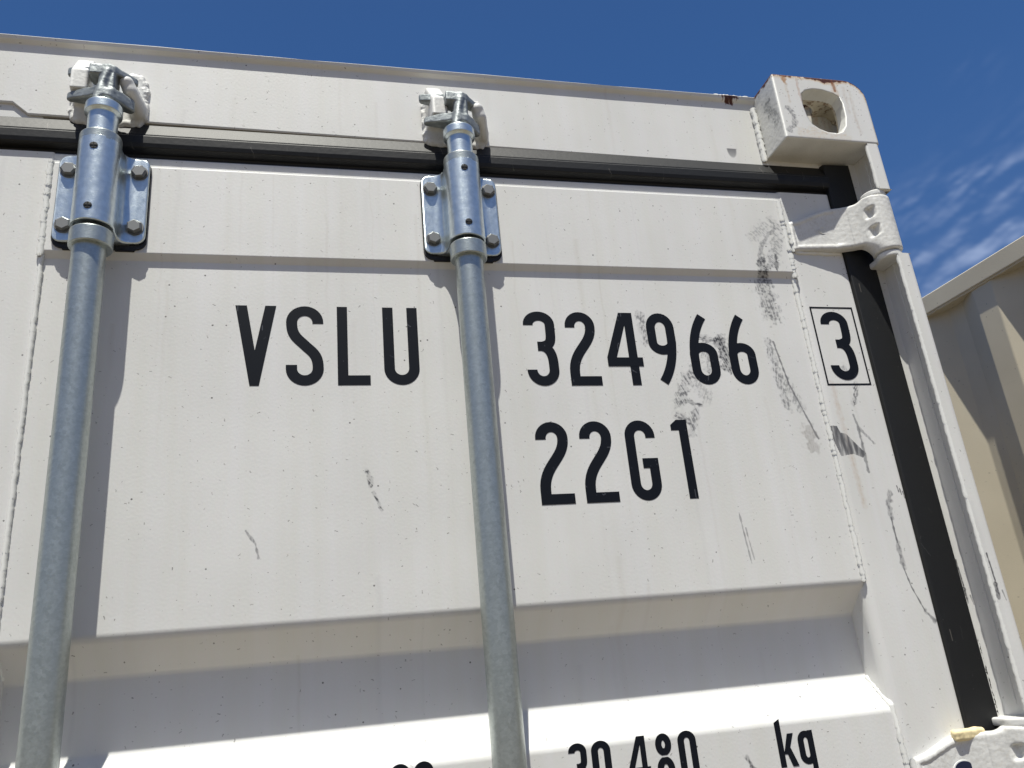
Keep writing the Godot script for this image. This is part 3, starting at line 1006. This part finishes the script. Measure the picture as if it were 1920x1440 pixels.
func build_hinges(box_: Node3D) -> void:
	var tint := func(p: Vector3, n: Vector3) -> Color:
		var b := noise2.get_noise_3d(p.x * 200.0, p.y * 200.0, p.z * 200.0)
		return Color(1, 1, 1).lerp(Color(0.72, 0.66, 0.58), clampf(b * 0.5, 0.0, 0.4))
	var mesh := net(hinge_sdf, Vector3(1.056, -0.052, -0.068), Vector3(1.226, 0.053, 0.006), 0.0014, M.cast_white, tint)
	# raised oval stamp in the middle of the blade
	var ring := new_st()
	lathe(ring, [Vector2(0.0074, 0.0), Vector3(0.0080, 0.0006, 0.0002), Vector3(0.0070, 0.0006, 0.0002), Vector2(0.0066, 0.0)], Vector3.ZERO, 36, 2)
	for k in 4:
		var x := -0.0042 + k * 0.0028
		box(ring, Vector3(x - 0.0005, -0.002, 0.0), Vector3(x + 0.0005, 0.002, 0.0005))
	var stamp := ring.commit()
	for y in [2.3345, 1.5890]:
		var hg := obj("door_hinge", mesh, null, box_)
		hg.position.y = y
		if y > 2.0:
			hg.set_meta("label", "upper white hinge below the corner casting")
			var s := obj("oval_stamp", stamp, M.white, hg)
			s.position = Vector3(1.1180, 0.0060, -0.0462)
			s.scale = Vector3(1.25, 0.80, 1.0)
		else:
			hg.set_meta("label", "lower white hinge with a lump of cream sealant on top")
			var dk := new_st()
			lathe(dk, [Vector2(0.0125, 0.0), Vector3(0.0125, 0.0009, 0.0003), Vector2(0.0, 0.0010)], Vector3.ZERO, 36, 2)
			var s := obj("oval_sticker", dk.commit(), M.weld, hg)
			s.position = Vector3(1.1240, 0.0055, -0.0455)
			s.scale = Vector3(1.25, 0.8, 1.0)
			var dk2 := new_st()
			lathe(dk2, [Vector2(0.0108, 0.0), Vector3(0.0108, 0.0013, 0.0003), Vector2(0.0, 0.0014)], Vector3.ZERO, 36, 2)
			var s2 := obj("oval_sticker", dk2.commit(), M.sticker, hg)
			s2.position = s.position
			s2.scale = s.scale
			var lump := func(p: Vector3) -> float:
				var q := p - Vector3(1.141, 0.0425, -0.0440)
				return sd_box(q, Vector3.ZERO, Vector3(0.0225, 0.0070, 0.0060), 0.0045) + noise.get_noise_3d(p.x * 60.0, p.y * 60.0, p.z * 60.0) * 0.0014
			obj("sealant_lump", net(lump, Vector3(1.108, 0.028, -0.056), Vector3(1.174, 0.058, -0.032), 0.0015, M.sealant), null, hg)
		obj("weld_bead", bead([Vector3(1.0625, 0.0230, -0.0555), Vector3(1.0645, -0.0280, -0.0555)], 0.0040, 51.0 + y, 0.002, 0.5), M.weld, hg)
		obj("weld_bead", bead([Vector3(1.0660, -0.0280, -0.0560), Vector3(1.1450, -0.0285, -0.0560)], 0.0030, 57.0 + y, 0.002, 0.4), M.weld, hg)

func build_door(box_: Node3D) -> void:
	# ---- right door
	var d := obj("door", along_x(panel_profile(-0.0520), 0.0470, 1.0545).commit(), M.paint, box_)
	d.set_meta("label", "right door with the black container markings")
	var dl := obj("door", along_x(panel_profile(-0.0520), -1.0545, -0.0900).commit(), M.white, box_)
	dl.set_meta("label", "left door beyond the edge of the photograph")
	for s in [1.0, -1.0]:
		var dd: Node3D = d if s > 0 else dl
		var pm: Material = M.paint if s > 0 else M.white
		# stiles with rounded edges
		var outer := [Vector2(s * 1.0525, -0.115), Vector3(s * 1.0525, -0.0565, 0.014), Vector3(s * 1.1500, -0.0565, 0.004), Vector2(s * 1.1500, -0.115)]
		var i0 := -0.040 if s > 0 else -0.0460   # the right door laps over the middle
		var i1 := 0.0505 if s > 0 else -0.0920
		var inner := [Vector2(i0, -0.115), Vector3(i0, -0.0565, 0.006), Vector3(i1, -0.0565, 0.003), Vector2(i1, -0.115)]
		obj("stile", along_y(outer, 0.20, 2.4125, -s, 8).commit(), pm, dd)
		obj("stile", along_y(inner, 0.20, 2.4125, -s, 8).commit(), pm, dd)
		var st := along_x([Vector2(2.4125, -0.115), Vector3(2.4125, -0.0572, 0.003), Vector2(2.36, -0.0572)], minf(i1 - s * 0.001, s * 1.062), maxf(i1 - s * 0.001, s * 1.062))
		obj("top_rail", st.commit(), pm, dd)
	# welds between sheet and frame
	obj("weld_bead", bead([Vector3(0.0490, 2.398, -0.0530), Vector3(0.0490, 2.264, -0.0540)], 0.0040, 61.0, 0.0022, 0.4), M.weld, d)
	obj("weld_bead", bead([Vector3(0.0500, 2.268, -0.0565), Vector3(0.0495, 1.822, -0.0570), Vector3(0.0495, 1.790, -0.092)], 0.0029, 63.0, 0.0022, 0.3), M.weld, d)
	obj("weld_bead", bead([Vector3(1.0540, 2.394, -0.0530), Vector3(1.0550, 2.262, -0.0545)], 0.0046, 65.0, 0.0022, 0.45), M.weld, d)
	obj("weld_bead", bead([Vector3(1.0540, 2.266, -0.0575), Vector3(1.0550, 1.822, -0.0578)], 0.0034, 67.0, 0.0022, 0.45), M.weld, d)
	obj("weld_bead", bead([Vector3(1.0535, 1.708, -0.0950), Vector3(1.0545, 1.672, -0.0600), Vector3(1.0545, 1.640, -0.0575), Vector3(1.0550, 1.47, -0.0575)], 0.0034, 69.0, 0.0022, 0.4), M.weld, d)
	build_markings(d)

# ------------------------------------------------------------------ lettering (flat print: 0.3 mm proud of the sheet)
func stroke(st: SurfaceTool, pts: Array, w: float, o: Vector3, sc: Vector2, lift: float, closed := false) -> void:
	# a band of width w (in glyph units) along a polyline
	var n := pts.size()
	var L := []
	var R := []
	for i in n:
		var p: Vector2 = pts[i]
		var a: Vector2 = pts[(i - 1 + n) % n] if (i > 0 or closed) else p
		var b: Vector2 = pts[(i + 1) % n] if (i < n - 1 or closed) else p
		var d0 := (p - a).normalized()
		var d1 := (b - p).normalized()
		if d0 == Vector2.ZERO:
			d0 = d1
		if d1 == Vector2.ZERO:
			d1 = d0
		var t := (d0 + d1).normalized()
		var m := Vector2(-t.y, t.x)
		var k := w * 0.5 / maxf(0.4, m.dot(Vector2(-d1.y, d1.x)))
		L.append(p + m * k)
		R.append(p - m * k)
	for i in (n if closed else n - 1):
		var j := (i + 1) % n
		var q := []
		for c in [L[i], R[i], R[j], L[j]]:
			q.append(o + Vector3(c.x * sc.x, c.y * sc.y, lift))
		quad(st, q[0], q[1], q[2], q[3], Vector3(0, 0, 1))

func flat(st: SurfaceTool, pts: Array, o: Vector3, sc: Vector2, lift: float) -> void:
	var poly := PackedVector2Array(pts)
	var ix := Geometry2D.triangulate_polygon(poly)
	for k in range(0, ix.size(), 3):
		var q := []
		for t in 3:
			var c := poly[ix[k + t]]
			q.append(o + Vector3(c.x * sc.x, c.y * sc.y, lift))
		tri3(st, q[0], q[1], q[2], Vector3(0, 0, 1), Vector3(0, 0, 1), Vector3(0, 0, 1))

func arc(c: Vector2, rx: float, ry: float, a0: float, a1: float, n := 12) -> Array:
	var o := []
	for i in n + 1:
		var a := deg_to_rad(lerpf(a0, a1, float(i) / n))
		o.append(c + Vector2(cos(a) * rx, sin(a) * ry))
	return o

func bez(a: Vector2, b: Vector2, c: Vector2, d: Vector2, n := 12) -> Array:
	var o := []
	for i in n + 1:
		o.append(a.bezier_interpolate(b, c, d, float(i) / n))
	return o

func glyph(ch: String, o: Vector3, w: float, h: float, sw := 12.6) -> ArrayMesh:
	# drawn in a cell 106 units high; the width is that of each letter, then fitted to w
	var st := new_st()
	var W: float = {"V": 48.0, "S": 45.0, "L": 40.0, "U": 44.4, "3": 43.0, "2": 42.0, "4": 50.0, "9": 42.0, "6": 42.0, "G": 42.0, "1": 24.0, "0": 42.0, "8": 42.0, "k": 42.0, "g": 40.0}[ch]
	var s := Vector2(w / W, h / 106.0)
	var i := sw * 0.5
	var l := 0.0003
	match ch:
		"V":
			flat(st, [Vector2(0, 106), Vector2(13.4, 106), Vector2(23.6, 46), Vector2(35.0, 106), Vector2(48, 106), Vector2(29, 0), Vector2(18.4, 0)], o, s, l)
		"L":
			flat(st, [Vector2(0, 106), Vector2(12.8, 106), Vector2(12.8, 13), Vector2(40, 13), Vector2(40, 0), Vector2(0, 0)], o, s, l)
		"U":
			stroke(st, [Vector2(i, 106)] + arc(Vector2(W / 2, 22), W / 2 - i, 22 - i, 180, 360, 18) + [Vector2(W - i, 106)], sw, o, s, l)
		"S":
			stroke(st, [Vector2(W - i, 82)] + arc(Vector2(W / 2, 84), W / 2 - i, 22 - i, 0, 180, 16) + bez(Vector2(i + 0.1, 83), Vector2(i, 66), Vector2(14, 62), Vector2(W / 2, 53)) + bez(Vector2(W / 2 + 0.1, 52.9), Vector2(31, 44), Vector2(W - i, 41), Vector2(W - i, 23)) + arc(Vector2(W / 2, 22), W / 2 - i, 22 - i, -1, -180, 16) + [Vector2(i, 27)], sw, o, s, l)
		"3":
			stroke(st, [Vector2(i, 86)] + arc(Vector2(W / 2, 87), W / 2 - i, 19 - i, 180, 0, 16) + bez(Vector2(W - i, 86), Vector2(W - i, 68), Vector2(W - i, 62), Vector2(W - i - 5, 58)) + [Vector2(W - i - 12, 55.5), Vector2(17, 55.5)], sw, o, s, l)
			stroke(st, [Vector2(22, 55.3)] + bez(Vector2(W - i - 12, 55.3), Vector2(W - i - 3, 52), Vector2(W - i, 44), Vector2(W - i, 30)) + arc(Vector2(W / 2, 22), W / 2 - i, 22 - i, 0, -180, 16) + [Vector2(i, 22.5)], sw, o, s, l + 0.0001)
		"2":
			stroke(st, [Vector2(i, 83)] + arc(Vector2(W / 2 - 0.5, 85), W / 2 - i - 0.5, 21 - i, 180, 0, 16) + bez(Vector2(W - i - 1, 84), Vector2(W - i - 1, 58), Vector2(i, 50), Vector2(i, 18), 16) + [Vector2(i, 6)], sw, o, s, l)
			flat(st, [Vector2(0, 13), Vector2(W, 13), Vector2(W, 0), Vector2(0, 0)], o, s, l + 0.0001)
		"4":
			flat(st, [Vector2(0, 27), Vector2(0, 40), Vector2(24, 106), Vector2(31.5, 106), Vector2(31.5, 90), Vector2(13.6, 40), Vector2(13.6, 27)], o, s, l)
			flat(st, [Vector2(30.5, 106), Vector2(43.0, 106), Vector2(43.0, 0), Vector2(30.5, 0)], o, s, l + 0.0001)
			flat(st, [Vector2(0.2, 27), Vector2(50, 27), Vector2(50, 39.8), Vector2(0.2, 39.8)], o, s, l + 0.0002)
		"6", "9":
			var bowl := arc(Vector2(W / 2, 44), W / 2 - i, 18 - i, 0, 180, 14) + arc(Vector2(W / 2, 22), W / 2 - i, 22 - i, 180, 360, 14)
			var tail := bez(Vector2(i, 34), Vector2(i, 62), Vector2(14, 84), Vector2(27.5, 102), 16)
			if ch == "9":
				for k in bowl.size():
					bowl[k] = Vector2(W, 106) - bowl[k]
				for k in tail.size():
					tail[k] = Vector2(W, 106) - tail[k]
			stroke(st, bowl, sw, o, s, l, true)
			stroke(st, tail, sw, o, s, l + 0.0001)
		"0":
			stroke(st, arc(Vector2(W / 2, 84), W / 2 - i, 22 - i, 0, 180, 16) + arc(Vector2(W / 2, 22), W / 2 - i, 22 - i, 180, 360, 16), sw, o, s, l, true)
		"8":
			stroke(st, arc(Vector2(W / 2, 82), W / 2 - i - 2, 24 - i, -70, 250, 26), sw, o, s, l, true)
			stroke(st, arc(Vector2(W / 2, 28), W / 2 - i, 28 - i, -250, 70, 26), sw, o, s, l + 0.0001, true)
		"G":
			stroke(st, [Vector2(W - i, 82)] + arc(Vector2(W / 2, 85), W / 2 - i, 21 - i, 0, 180, 16) + arc(Vector2(W / 2, 22), W / 2 - i, 22 - i, 180, 360, 16) + [Vector2(W - i, 55)], sw, o, s, l)
			flat(st, [Vector2(20, 42), Vector2(W - 1, 42), Vector2(W - 1, 55), Vector2(20, 55)], o, s, l + 0.0001)
		"1":
			flat(st, [Vector2(0, 91.5), Vector2(0, 99), Vector2(9, 106), Vector2(23.6, 106), Vector2(23.6, 0), Vector2(11, 0), Vector2(11, 91.5)], o, s, l)
		"k":
			flat(st, [Vector2(0, 100), Vector2(14, 108), Vector2(14, 0), Vector2(0, 0)], o, s, l)
			flat(st, [Vector2(12, 28), Vector2(27, 73), Vector2(42, 73), Vector2(24, 28)], o, s, l + 0.0001)
			flat(st, [Vector2(17, 42), Vector2(28, 48), Vector2(44, 0), Vector2(29, 0)], o, s, l + 0.0002)
		"g":
			stroke(st, arc(Vector2(W / 2, 53), W / 2 - i, 22 - i, 0, 180, 14) + arc(Vector2(W / 2, 22), W / 2 - i, 22 - i, 180, 360, 14), sw, o, s, l, true)
			flat(st, [Vector2(W - 13, 75), Vector2(W, 75), Vector2(W, -10), Vector2(W - 13, -10)], o, s, l + 0.0001)
			stroke(st, arc(Vector2(W / 2, -10), W / 2 - i, 16, 0, -170, 12), sw, o, s, l + 0.0002)
	return st.commit()

func build_markings(d: Node3D) -> void:
	var z := ZF
	# [glyph, left edge, width]
	var rows := [
		[2.0994, 0.1060, 13.3, [["V", 0.2701, 0.0483], ["S", 0.3302, 0.0449], ["L", 0.3918, 0.0396], ["U", 0.4485, 0.0442]]],
		[2.0968, 0.1062, 13.3, [["3", 0.6328, 0.0432], ["2", 0.6905, 0.0432], ["4", 0.7450, 0.0508], ["9", 0.8075, 0.0410], ["6", 0.8660, 0.0420], ["6", 0.9252, 0.0412]]],
		[1.9410, 0.1064, 13.3, [["2", 0.6335, 0.0438], ["2", 0.6918, 0.0440], ["G", 0.7537, 0.0415], ["1", 0.8197, 0.0240]]],
		[1.6200, 0.0515, 15.0, [["S", 0.4380, 0.0215], ["S", 0.4630, 0.0215], ["3", 0.6342, 0.0212], ["0", 0.6607, 0.0228], ["4", 0.7030, 0.0260], ["8", 0.7365, 0.0215], ["0", 0.7650, 0.0228], ["k", 0.8896, 0.0225], ["g", 0.9166, 0.0210]]]]
	for r in rows:
		for g in r[3]:
			obj("painted_digit" if g[0].is_valid_int() else "painted_letter", glyph(g[0], Vector3(g[1], r[0], z), g[2], r[1], r[2]), M.ink, d)
	# check digit in its frame, on the stile
	z = -0.0565
	obj("painted_digit", glyph("3", Vector3(1.0812, 2.1015, z), 0.0450, 0.1076, 13.3), M.ink, d)
	var st := new_st()
	stroke(st, [Vector2(1.0700, 2.0950), Vector2(1.1390, 2.0950), Vector2(1.1390, 2.2155), Vector2(1.0700, 2.2155)], 0.0026, Vector3(0, 0, z), Vector2.ONE, 0.0003, true)
	obj("painted_frame", st.commit(), M.ink, d)

# ------------------------------------------------------------------ locking rods
func bracket_sdf(p: Vector3) -> float:
	# saddle plate folded round the rod; x from the rod's axis, y from the middle
	var q := Vector2(p.x, p.z + 0.018)
	var sleeve := absf(q.length() - 0.0222) - 0.0018
	if p.z < -0.030:
		sleeve = maxf(sleeve, -0.030 - p.z)
	sleeve = maxf(sleeve, absf(p.y) - 0.0585)
	var full := maxf(q.length() - 0.0238, absf(p.y) - 0.0585)
	var plate := 0.0
	# rounded plate corners
	var e := Vector2(absf(p.x) - 0.052 + 0.012, absf(p.y) - 0.061 + 0.012)
	var rc := Vector2(maxf(e.x, 0), maxf(e.y, 0)).length() + minf(maxf(e.x, e.y), 0.0) - 0.012
	plate = smax(rc, absf(p.z + 0.0470) - 0.0020, 0.0012)
	# the neck that blends both
	var neck := maxf(maxf(absf(p.x) - 0.0230, absf(p.y) - 0.0590), maxf(p.z + 0.018, -0.0488 - p.z))
	var d := smin(plate, minf(full, neck), 0.017)
	d = smax(d, absf(p.y) - 0.0612, 0.002)
	# bore at both ends so that the collars sit in shade
	d = maxf(d, -maxf(q.length() - 0.0200, 0.0560 - absf(p.y)))
	d += noise.get_noise_3d(p.x * 60.0, p.y * 35.0, p.z * 60.0) * 0.00025
	return d

func cam_sdf(p: Vector3) -> float:
	# forged cam head: a stem with an upper and a lower pair of jaws; x from the rod's axis, y and z of the world
	var k := 0.0028
	var d := sd_box(p, Vector3(0.0025, 2.479, -0.0190), Vector3(0.0100, 0.032, 0.0130), 0.0030)
	var yb := 2.4690 + p.x * -0.03
	# upper jaws: a square nose in front, a horn behind the lug, a wing over the finger
	var nose := sd_box(p, Vector3(-0.0060, 2.5040, -0.0165), Vector3(0.0125, 0.0078, 0.0125), 0.0022)
	nose = smax(nose, (p.z + 0.004) * 0.8 + (p.y - 2.5115) * 0.6, 0.002)
	d = smin(d, nose, k)
	d = smin(d, sd_slab(p, Vector2(-0.004, -0.024), Vector2(-0.0470, -0.0360), 0.0115, 0.0042, 2.5070 - p.x * 0.26, 0.0062, 0.0012), k)
	d = smin(d, sd_slab(p, Vector2(0.004, -0.015), Vector2(0.0285, -0.0290), 0.0110, 0.0052, 2.5070 - p.x * 0.05, 0.0050, 0.0012), k)
	# lower jaws, thinner towards their tips
	var dl := sd_slab(p, Vector2(-0.002, -0.017), Vector2(-0.0425, -0.0280), 0.0130, 0.0040, yb + 0.0015 - p.x * 0.12, 0.0070, 0.0012)
	d = smin(d, smax(dl, p.y - (yb + 0.0115) - (p.z + 0.02) * 0.25, 0.002), k)
	var dr := sd_slab(p, Vector2(0.003, -0.014), Vector2(0.0255, -0.0300), 0.0125, 0.0062, yb + 0.001, 0.0085, 0.0012)
	d = smin(d, smax(dr, (p.y - (yb + 0.0085)) * 0.8 + (p.z + 0.0085) * 0.5, 0.002), k)
	# slanting rib down the front of the stem
	d = smin(d, sd_cap(p, Vector3(-0.0055, 2.458, -0.0060), Vector3(0.0020, 2.500, -0.0065), 0.0062, 0.0035), 0.004)
	d += noise.get_noise_3d(p.x * 75.0, p.y * 75.0, p.z * 75.0) * 0.0005
	return d

func keeper_sdf(p: Vector3) -> float:
	# welded keeper on the header: base plate, square lug on the left, finger on the right
	var e := Vector2(absf(p.x + 0.006) - 0.0425 + 0.016, absf(p.y - 2.500) - 0.0390 + 0.016)
	var plan := Vector2(maxf(e.x, 0), maxf(e.y, 0)).length() + minf(maxf(e.x, e.y), 0.0) - 0.016
	plan += noise.get_noise_2d(p.x * 70.0, p.y * 70.0) * 0.003
	var d := smax(plan, absf(p.z + 0.0590) - 0.0045, 0.004)
	var lug := maxf(2.4835 - p.y, p.z + 0.0180)
	lug = smax(lug, (p.y - 2.5120) * 0.60 + (p.z + 0.0180) * 0.80, 0.0012)
	lug = smax(lug, absf(p.x + 0.0320 - (p.z + 0.018) * 0.10) - 0.0108, 0.0035)
	lug = smax(lug, -0.062 - p.z, 0.002)
	lug = smax(lug, p.y - 2.552, 0.003)
	# the lug stands on a rib, its lower front hangs free
	lug = smax(lug, -maxf(p.y - 2.4930 - (p.z + 0.018) * -0.5, -0.040 - p.z), 0.002) if p.z < -0.040 and p.y < 2.49 else lug
	d = smin(d, lug, 0.004)
	d = smin(d, sd_cap(p, Vector3(0.0325, 2.4840, -0.0540), Vector3(0.0215, 2.5000, -0.0240), 0.0095, 0.0085), 0.006)
	d = smin(d, sd_cap(p, Vector3(0.0320, 2.4760, -0.0520), Vector3(0.0255, 2.4890, -0.0270), 0.0085, 0.0080), 0.006)
	# lumpy weld round the plate
	d = smin(d, Vector2(absf(plan), p.z + 0.0600).length() - 0.0050 * (1.0 + 0.35 * noise.get_noise_3d(p.x * 90.0, p.y * 90.0, 2.0)), 0.004)
	return d

func build_rods(box_: Node3D) -> void:
	var cam_mesh := net(cam_sdf, Vector3(-0.060, 2.442, -0.066), Vector3(0.050, 2.532, 0.010), 0.0014, M.cam)
	var keep_mesh := net(keeper_sdf, Vector3(-0.054, 2.450, -0.070), Vector3(0.056, 2.562, -0.006), 0.0014, M.cast_white)
	var br_mesh := net(bracket_sdf, Vector3(-0.058, -0.066, -0.056), Vector3(0.058, 0.066, 0.010), 0.0013, M.zinc)
	var tube := new_st()
	lathe(tube, [Vector2(0.0182, 0.15), Vector2(0.0182, 2.260)], Vector3(0, 0, -0.018), 48)
	var rod_mesh := tube.commit()
	var upper := new_st()
	lathe(upper, [Vector2(0.0172, 2.402), Vector3(0.0172, 2.4400, 0.001), Vector3(0.0215, 2.4430, 0.002), Vector3(0.0215, 2.4560, 0.003), Vector2(0.0, 2.4580)], Vector3(0, 0, -0.018), 48)
	var upper_mesh := upper.commit()
	var col_mesh := []
	for q in [[2.3935, 2.4090, 0.0238], [2.2555, 2.2765, 0.0238]]:
		var c := new_st()
		lathe(c, [Vector2(0.0165, q[0]), Vector3(q[2], q[0], 0.0016), Vector3(q[2], q[1], 0.0022), Vector2(0.0165, q[1])], Vector3(0, 0, -0.018), 48)
		col_mesh.append(c.commit())
	var hex := new_st()
	hexagon(hex, 0.0092, 0.0066)
	lathe(hex, [Vector2(0.0, -0.001), Vector2(0.0105, -0.001), Vector3(0.0105, 0.0012, 0.0004), Vector2(0.0, 0.0012)], Vector3.ZERO, 28, 2)
	var bolt_mesh := hex.commit()
	var pl := new_st()
	lathe(pl, [Vector2(0.0, -0.002), Vector2(0.0046, -0.002), Vector3(0.0046, 0.0008, 0.0004), Vector2(0.0, 0.0010)], Vector3.ZERO, 24, 2)
	var plug_mesh := pl.commit()
	var sl := new_st()
	box(sl, Vector3(-0.0040, -0.0005, 0.0), Vector3(0.0040, 0.0005, 0.0014))
	box(sl, Vector3(-0.00045, -0.0040, 0.0), Vector3(0.00045, 0.0040, 0.00135))
	var slot_mesh := sl.commit()
	var pad := new_st()
	var rim := rounded([Vector2(0, 0.060), Vector3(-0.0530, 0.060, 0.012), Vector3(-0.0530, -0.0668, 0.013), Vector3(0.0530, -0.0668, 0.013), Vector3(0.0530, 0.060, 0.012), Vector2(0, 0.060)], 5)
	sweep(pad, rim, rim, Vector3(0, 0, -0.0528), Vector3(0, 0, -0.0491), Vector3(1, 0, 0), Vector3(0, 1, 0), -1.0)
	var cap := []
	for q in rim.slice(0, rim.size() - 1):
		if cap.is_empty() or cap[-1].distance_to(q[0]) > 1e-6:
			cap.append(q[0])
	flat(pad, cap, Vector3.ZERO, Vector2.ONE, -0.0491)
	for q in [[-0.034, 0.010], [0.024, 0.010]]:
		box(pad, Vector3(q[0] - 0.006, -0.0690, -0.0527), Vector3(q[0] + 0.006 + q[1], -0.0660, -0.0493), 0.0008)
	var pad_mesh := pad.commit()
	var labels := ["grey locking rod near the left edge, top of the door", "grey locking rod between the letters and the digits"]
	var at := [0.1125, 0.5585]
	for k in 2:
		var x: float = at[k]
		var rod := obj("locking_rod", rod_mesh, M.galv, box_)
		rod.position.x = x - (0.0013 if k == 0 else 0.0)
		rod.set_meta("label", labels[k])
		rod.rotation.y = k * 2.1
		rod.position += Vector3(0, 0, -0.018) - Vector3(0, 0, -0.018).rotated(Vector3.UP, k * 2.1)
		var head := Node3D.new()
		head.name = "rod_head"
		box_.add_child(head, true)
		head.position.x = x
		obj("collar", col_mesh[0], M.galv, head)
		obj("collar", col_mesh[1], M.galv, head)
		obj("upper_tube", upper_mesh, M.zinc, head)
		var cam := obj("locking_cam", cam_mesh, null, head)
		cam.position.x = 0.0 if k == 0 else 0.001
		if k == 1:
			cam.rotation.z = deg_to_rad(-1.0)
			cam.position += Vector3(0, 2.48, 0) - Vector3(0, 2.48, 0).rotated(Vector3(0, 0, 1), deg_to_rad(-1.0))
		var keeper := obj("cam_keeper", keep_mesh, null, box_)
		keeper.position.x = x + (0.0 if k == 0 else 0.009)
		var br := obj("rod_bracket", br_mesh, null, box_)
		br.position = Vector3(x, 2.3405 if k == 0 else 2.3395, 0)
		for s in [[-0.0400, 0.0385], [0.0400, 0.0395], [-0.0395, -0.0390], [0.0395, -0.0390]]:
			var b := obj("bolt", bolt_mesh, M.bolt, br)
			b.position = Vector3(s[0], s[1], -0.0450)
			b.rotation.z = rng.randf() * TAU
		for s in [0.0415, -0.0410]:
			var pg := obj("plug", plug_mesh, M.plug, br)
			pg.position = Vector3(-0.001, s, 0.0056)
			var so := obj("plug_slot", slot_mesh, M.plug_slot, br)
			so.position = pg.position
		obj("rubber_pad", pad_mesh, M.pad, br)

# ------------------------------------------------------------------ beige container
func build_beige_container() -> void:
	var b := thing("beige_shipping_container", "beige shipping container with corrugated side standing right of the white one", "shipping container", Vector3(1.965, 0, 0))
	b.rotation.y = atan(0.055)
	var st := new_st()
	box(st, Vector3(0.0, 2.5430, -5.70), Vector3(0.06, 2.5910, 0.40), 0.003)
	var rail := obj("top_side_rail", st.commit(), M.beige, b)
	obj("weld_bead", bead([Vector3(0.0075, 2.5425, -1.6), Vector3(0.0075, 2.5425, 0.40)], 0.0035, 81.0, 0.006, 0.6), M.beige, rail)
	var pr := []
	var z := 0.4
	z = -0.5465 + 0.2370 * 4.0
	while z > -5.6:
		# outer flat, slope, inner flat, slope (towards -z)
		for q in [[0.0, 0.009], [-0.0560, 0.009], [-0.1240, 0.045], [-0.1700, 0.045]]:
			pr.append(Vector3(q[1], z + q[0], 0.012))
		z -= 0.2370
	obj("side_wall", along_y(pr, 0.16, 2.5435, 1.0).commit(), M.beige, b)
	st = new_st()
	box(st, Vector3(0.0, 0.02, -5.70), Vector3(0.06, 0.17, 0.40), 0.003)
	obj("bottom_side_rail", st.commit(), M.beige, b)
	st = new_st()
	box(st, Vector3(0.05, 2.57, -5.70), Vector3(2.40, 2.585, 0.40), 0.002)
	obj("roof", st.commit(), M.beige, b)
	st = new_st()
	box(st, Vector3(2.378, 0.02, -5.70), Vector3(2.438, 2.591, 0.40), 0.003)
	obj("side_wall", st.commit(), M.beige, b)
	for zz in [-5.76, 0.40]:
		st = new_st()
		box(st, Vector3(0.0, 0.02, zz), Vector3(2.438, 2.591, zz + 0.06), 0.004)
		obj("end_wall", st.commit(), M.beige, b)
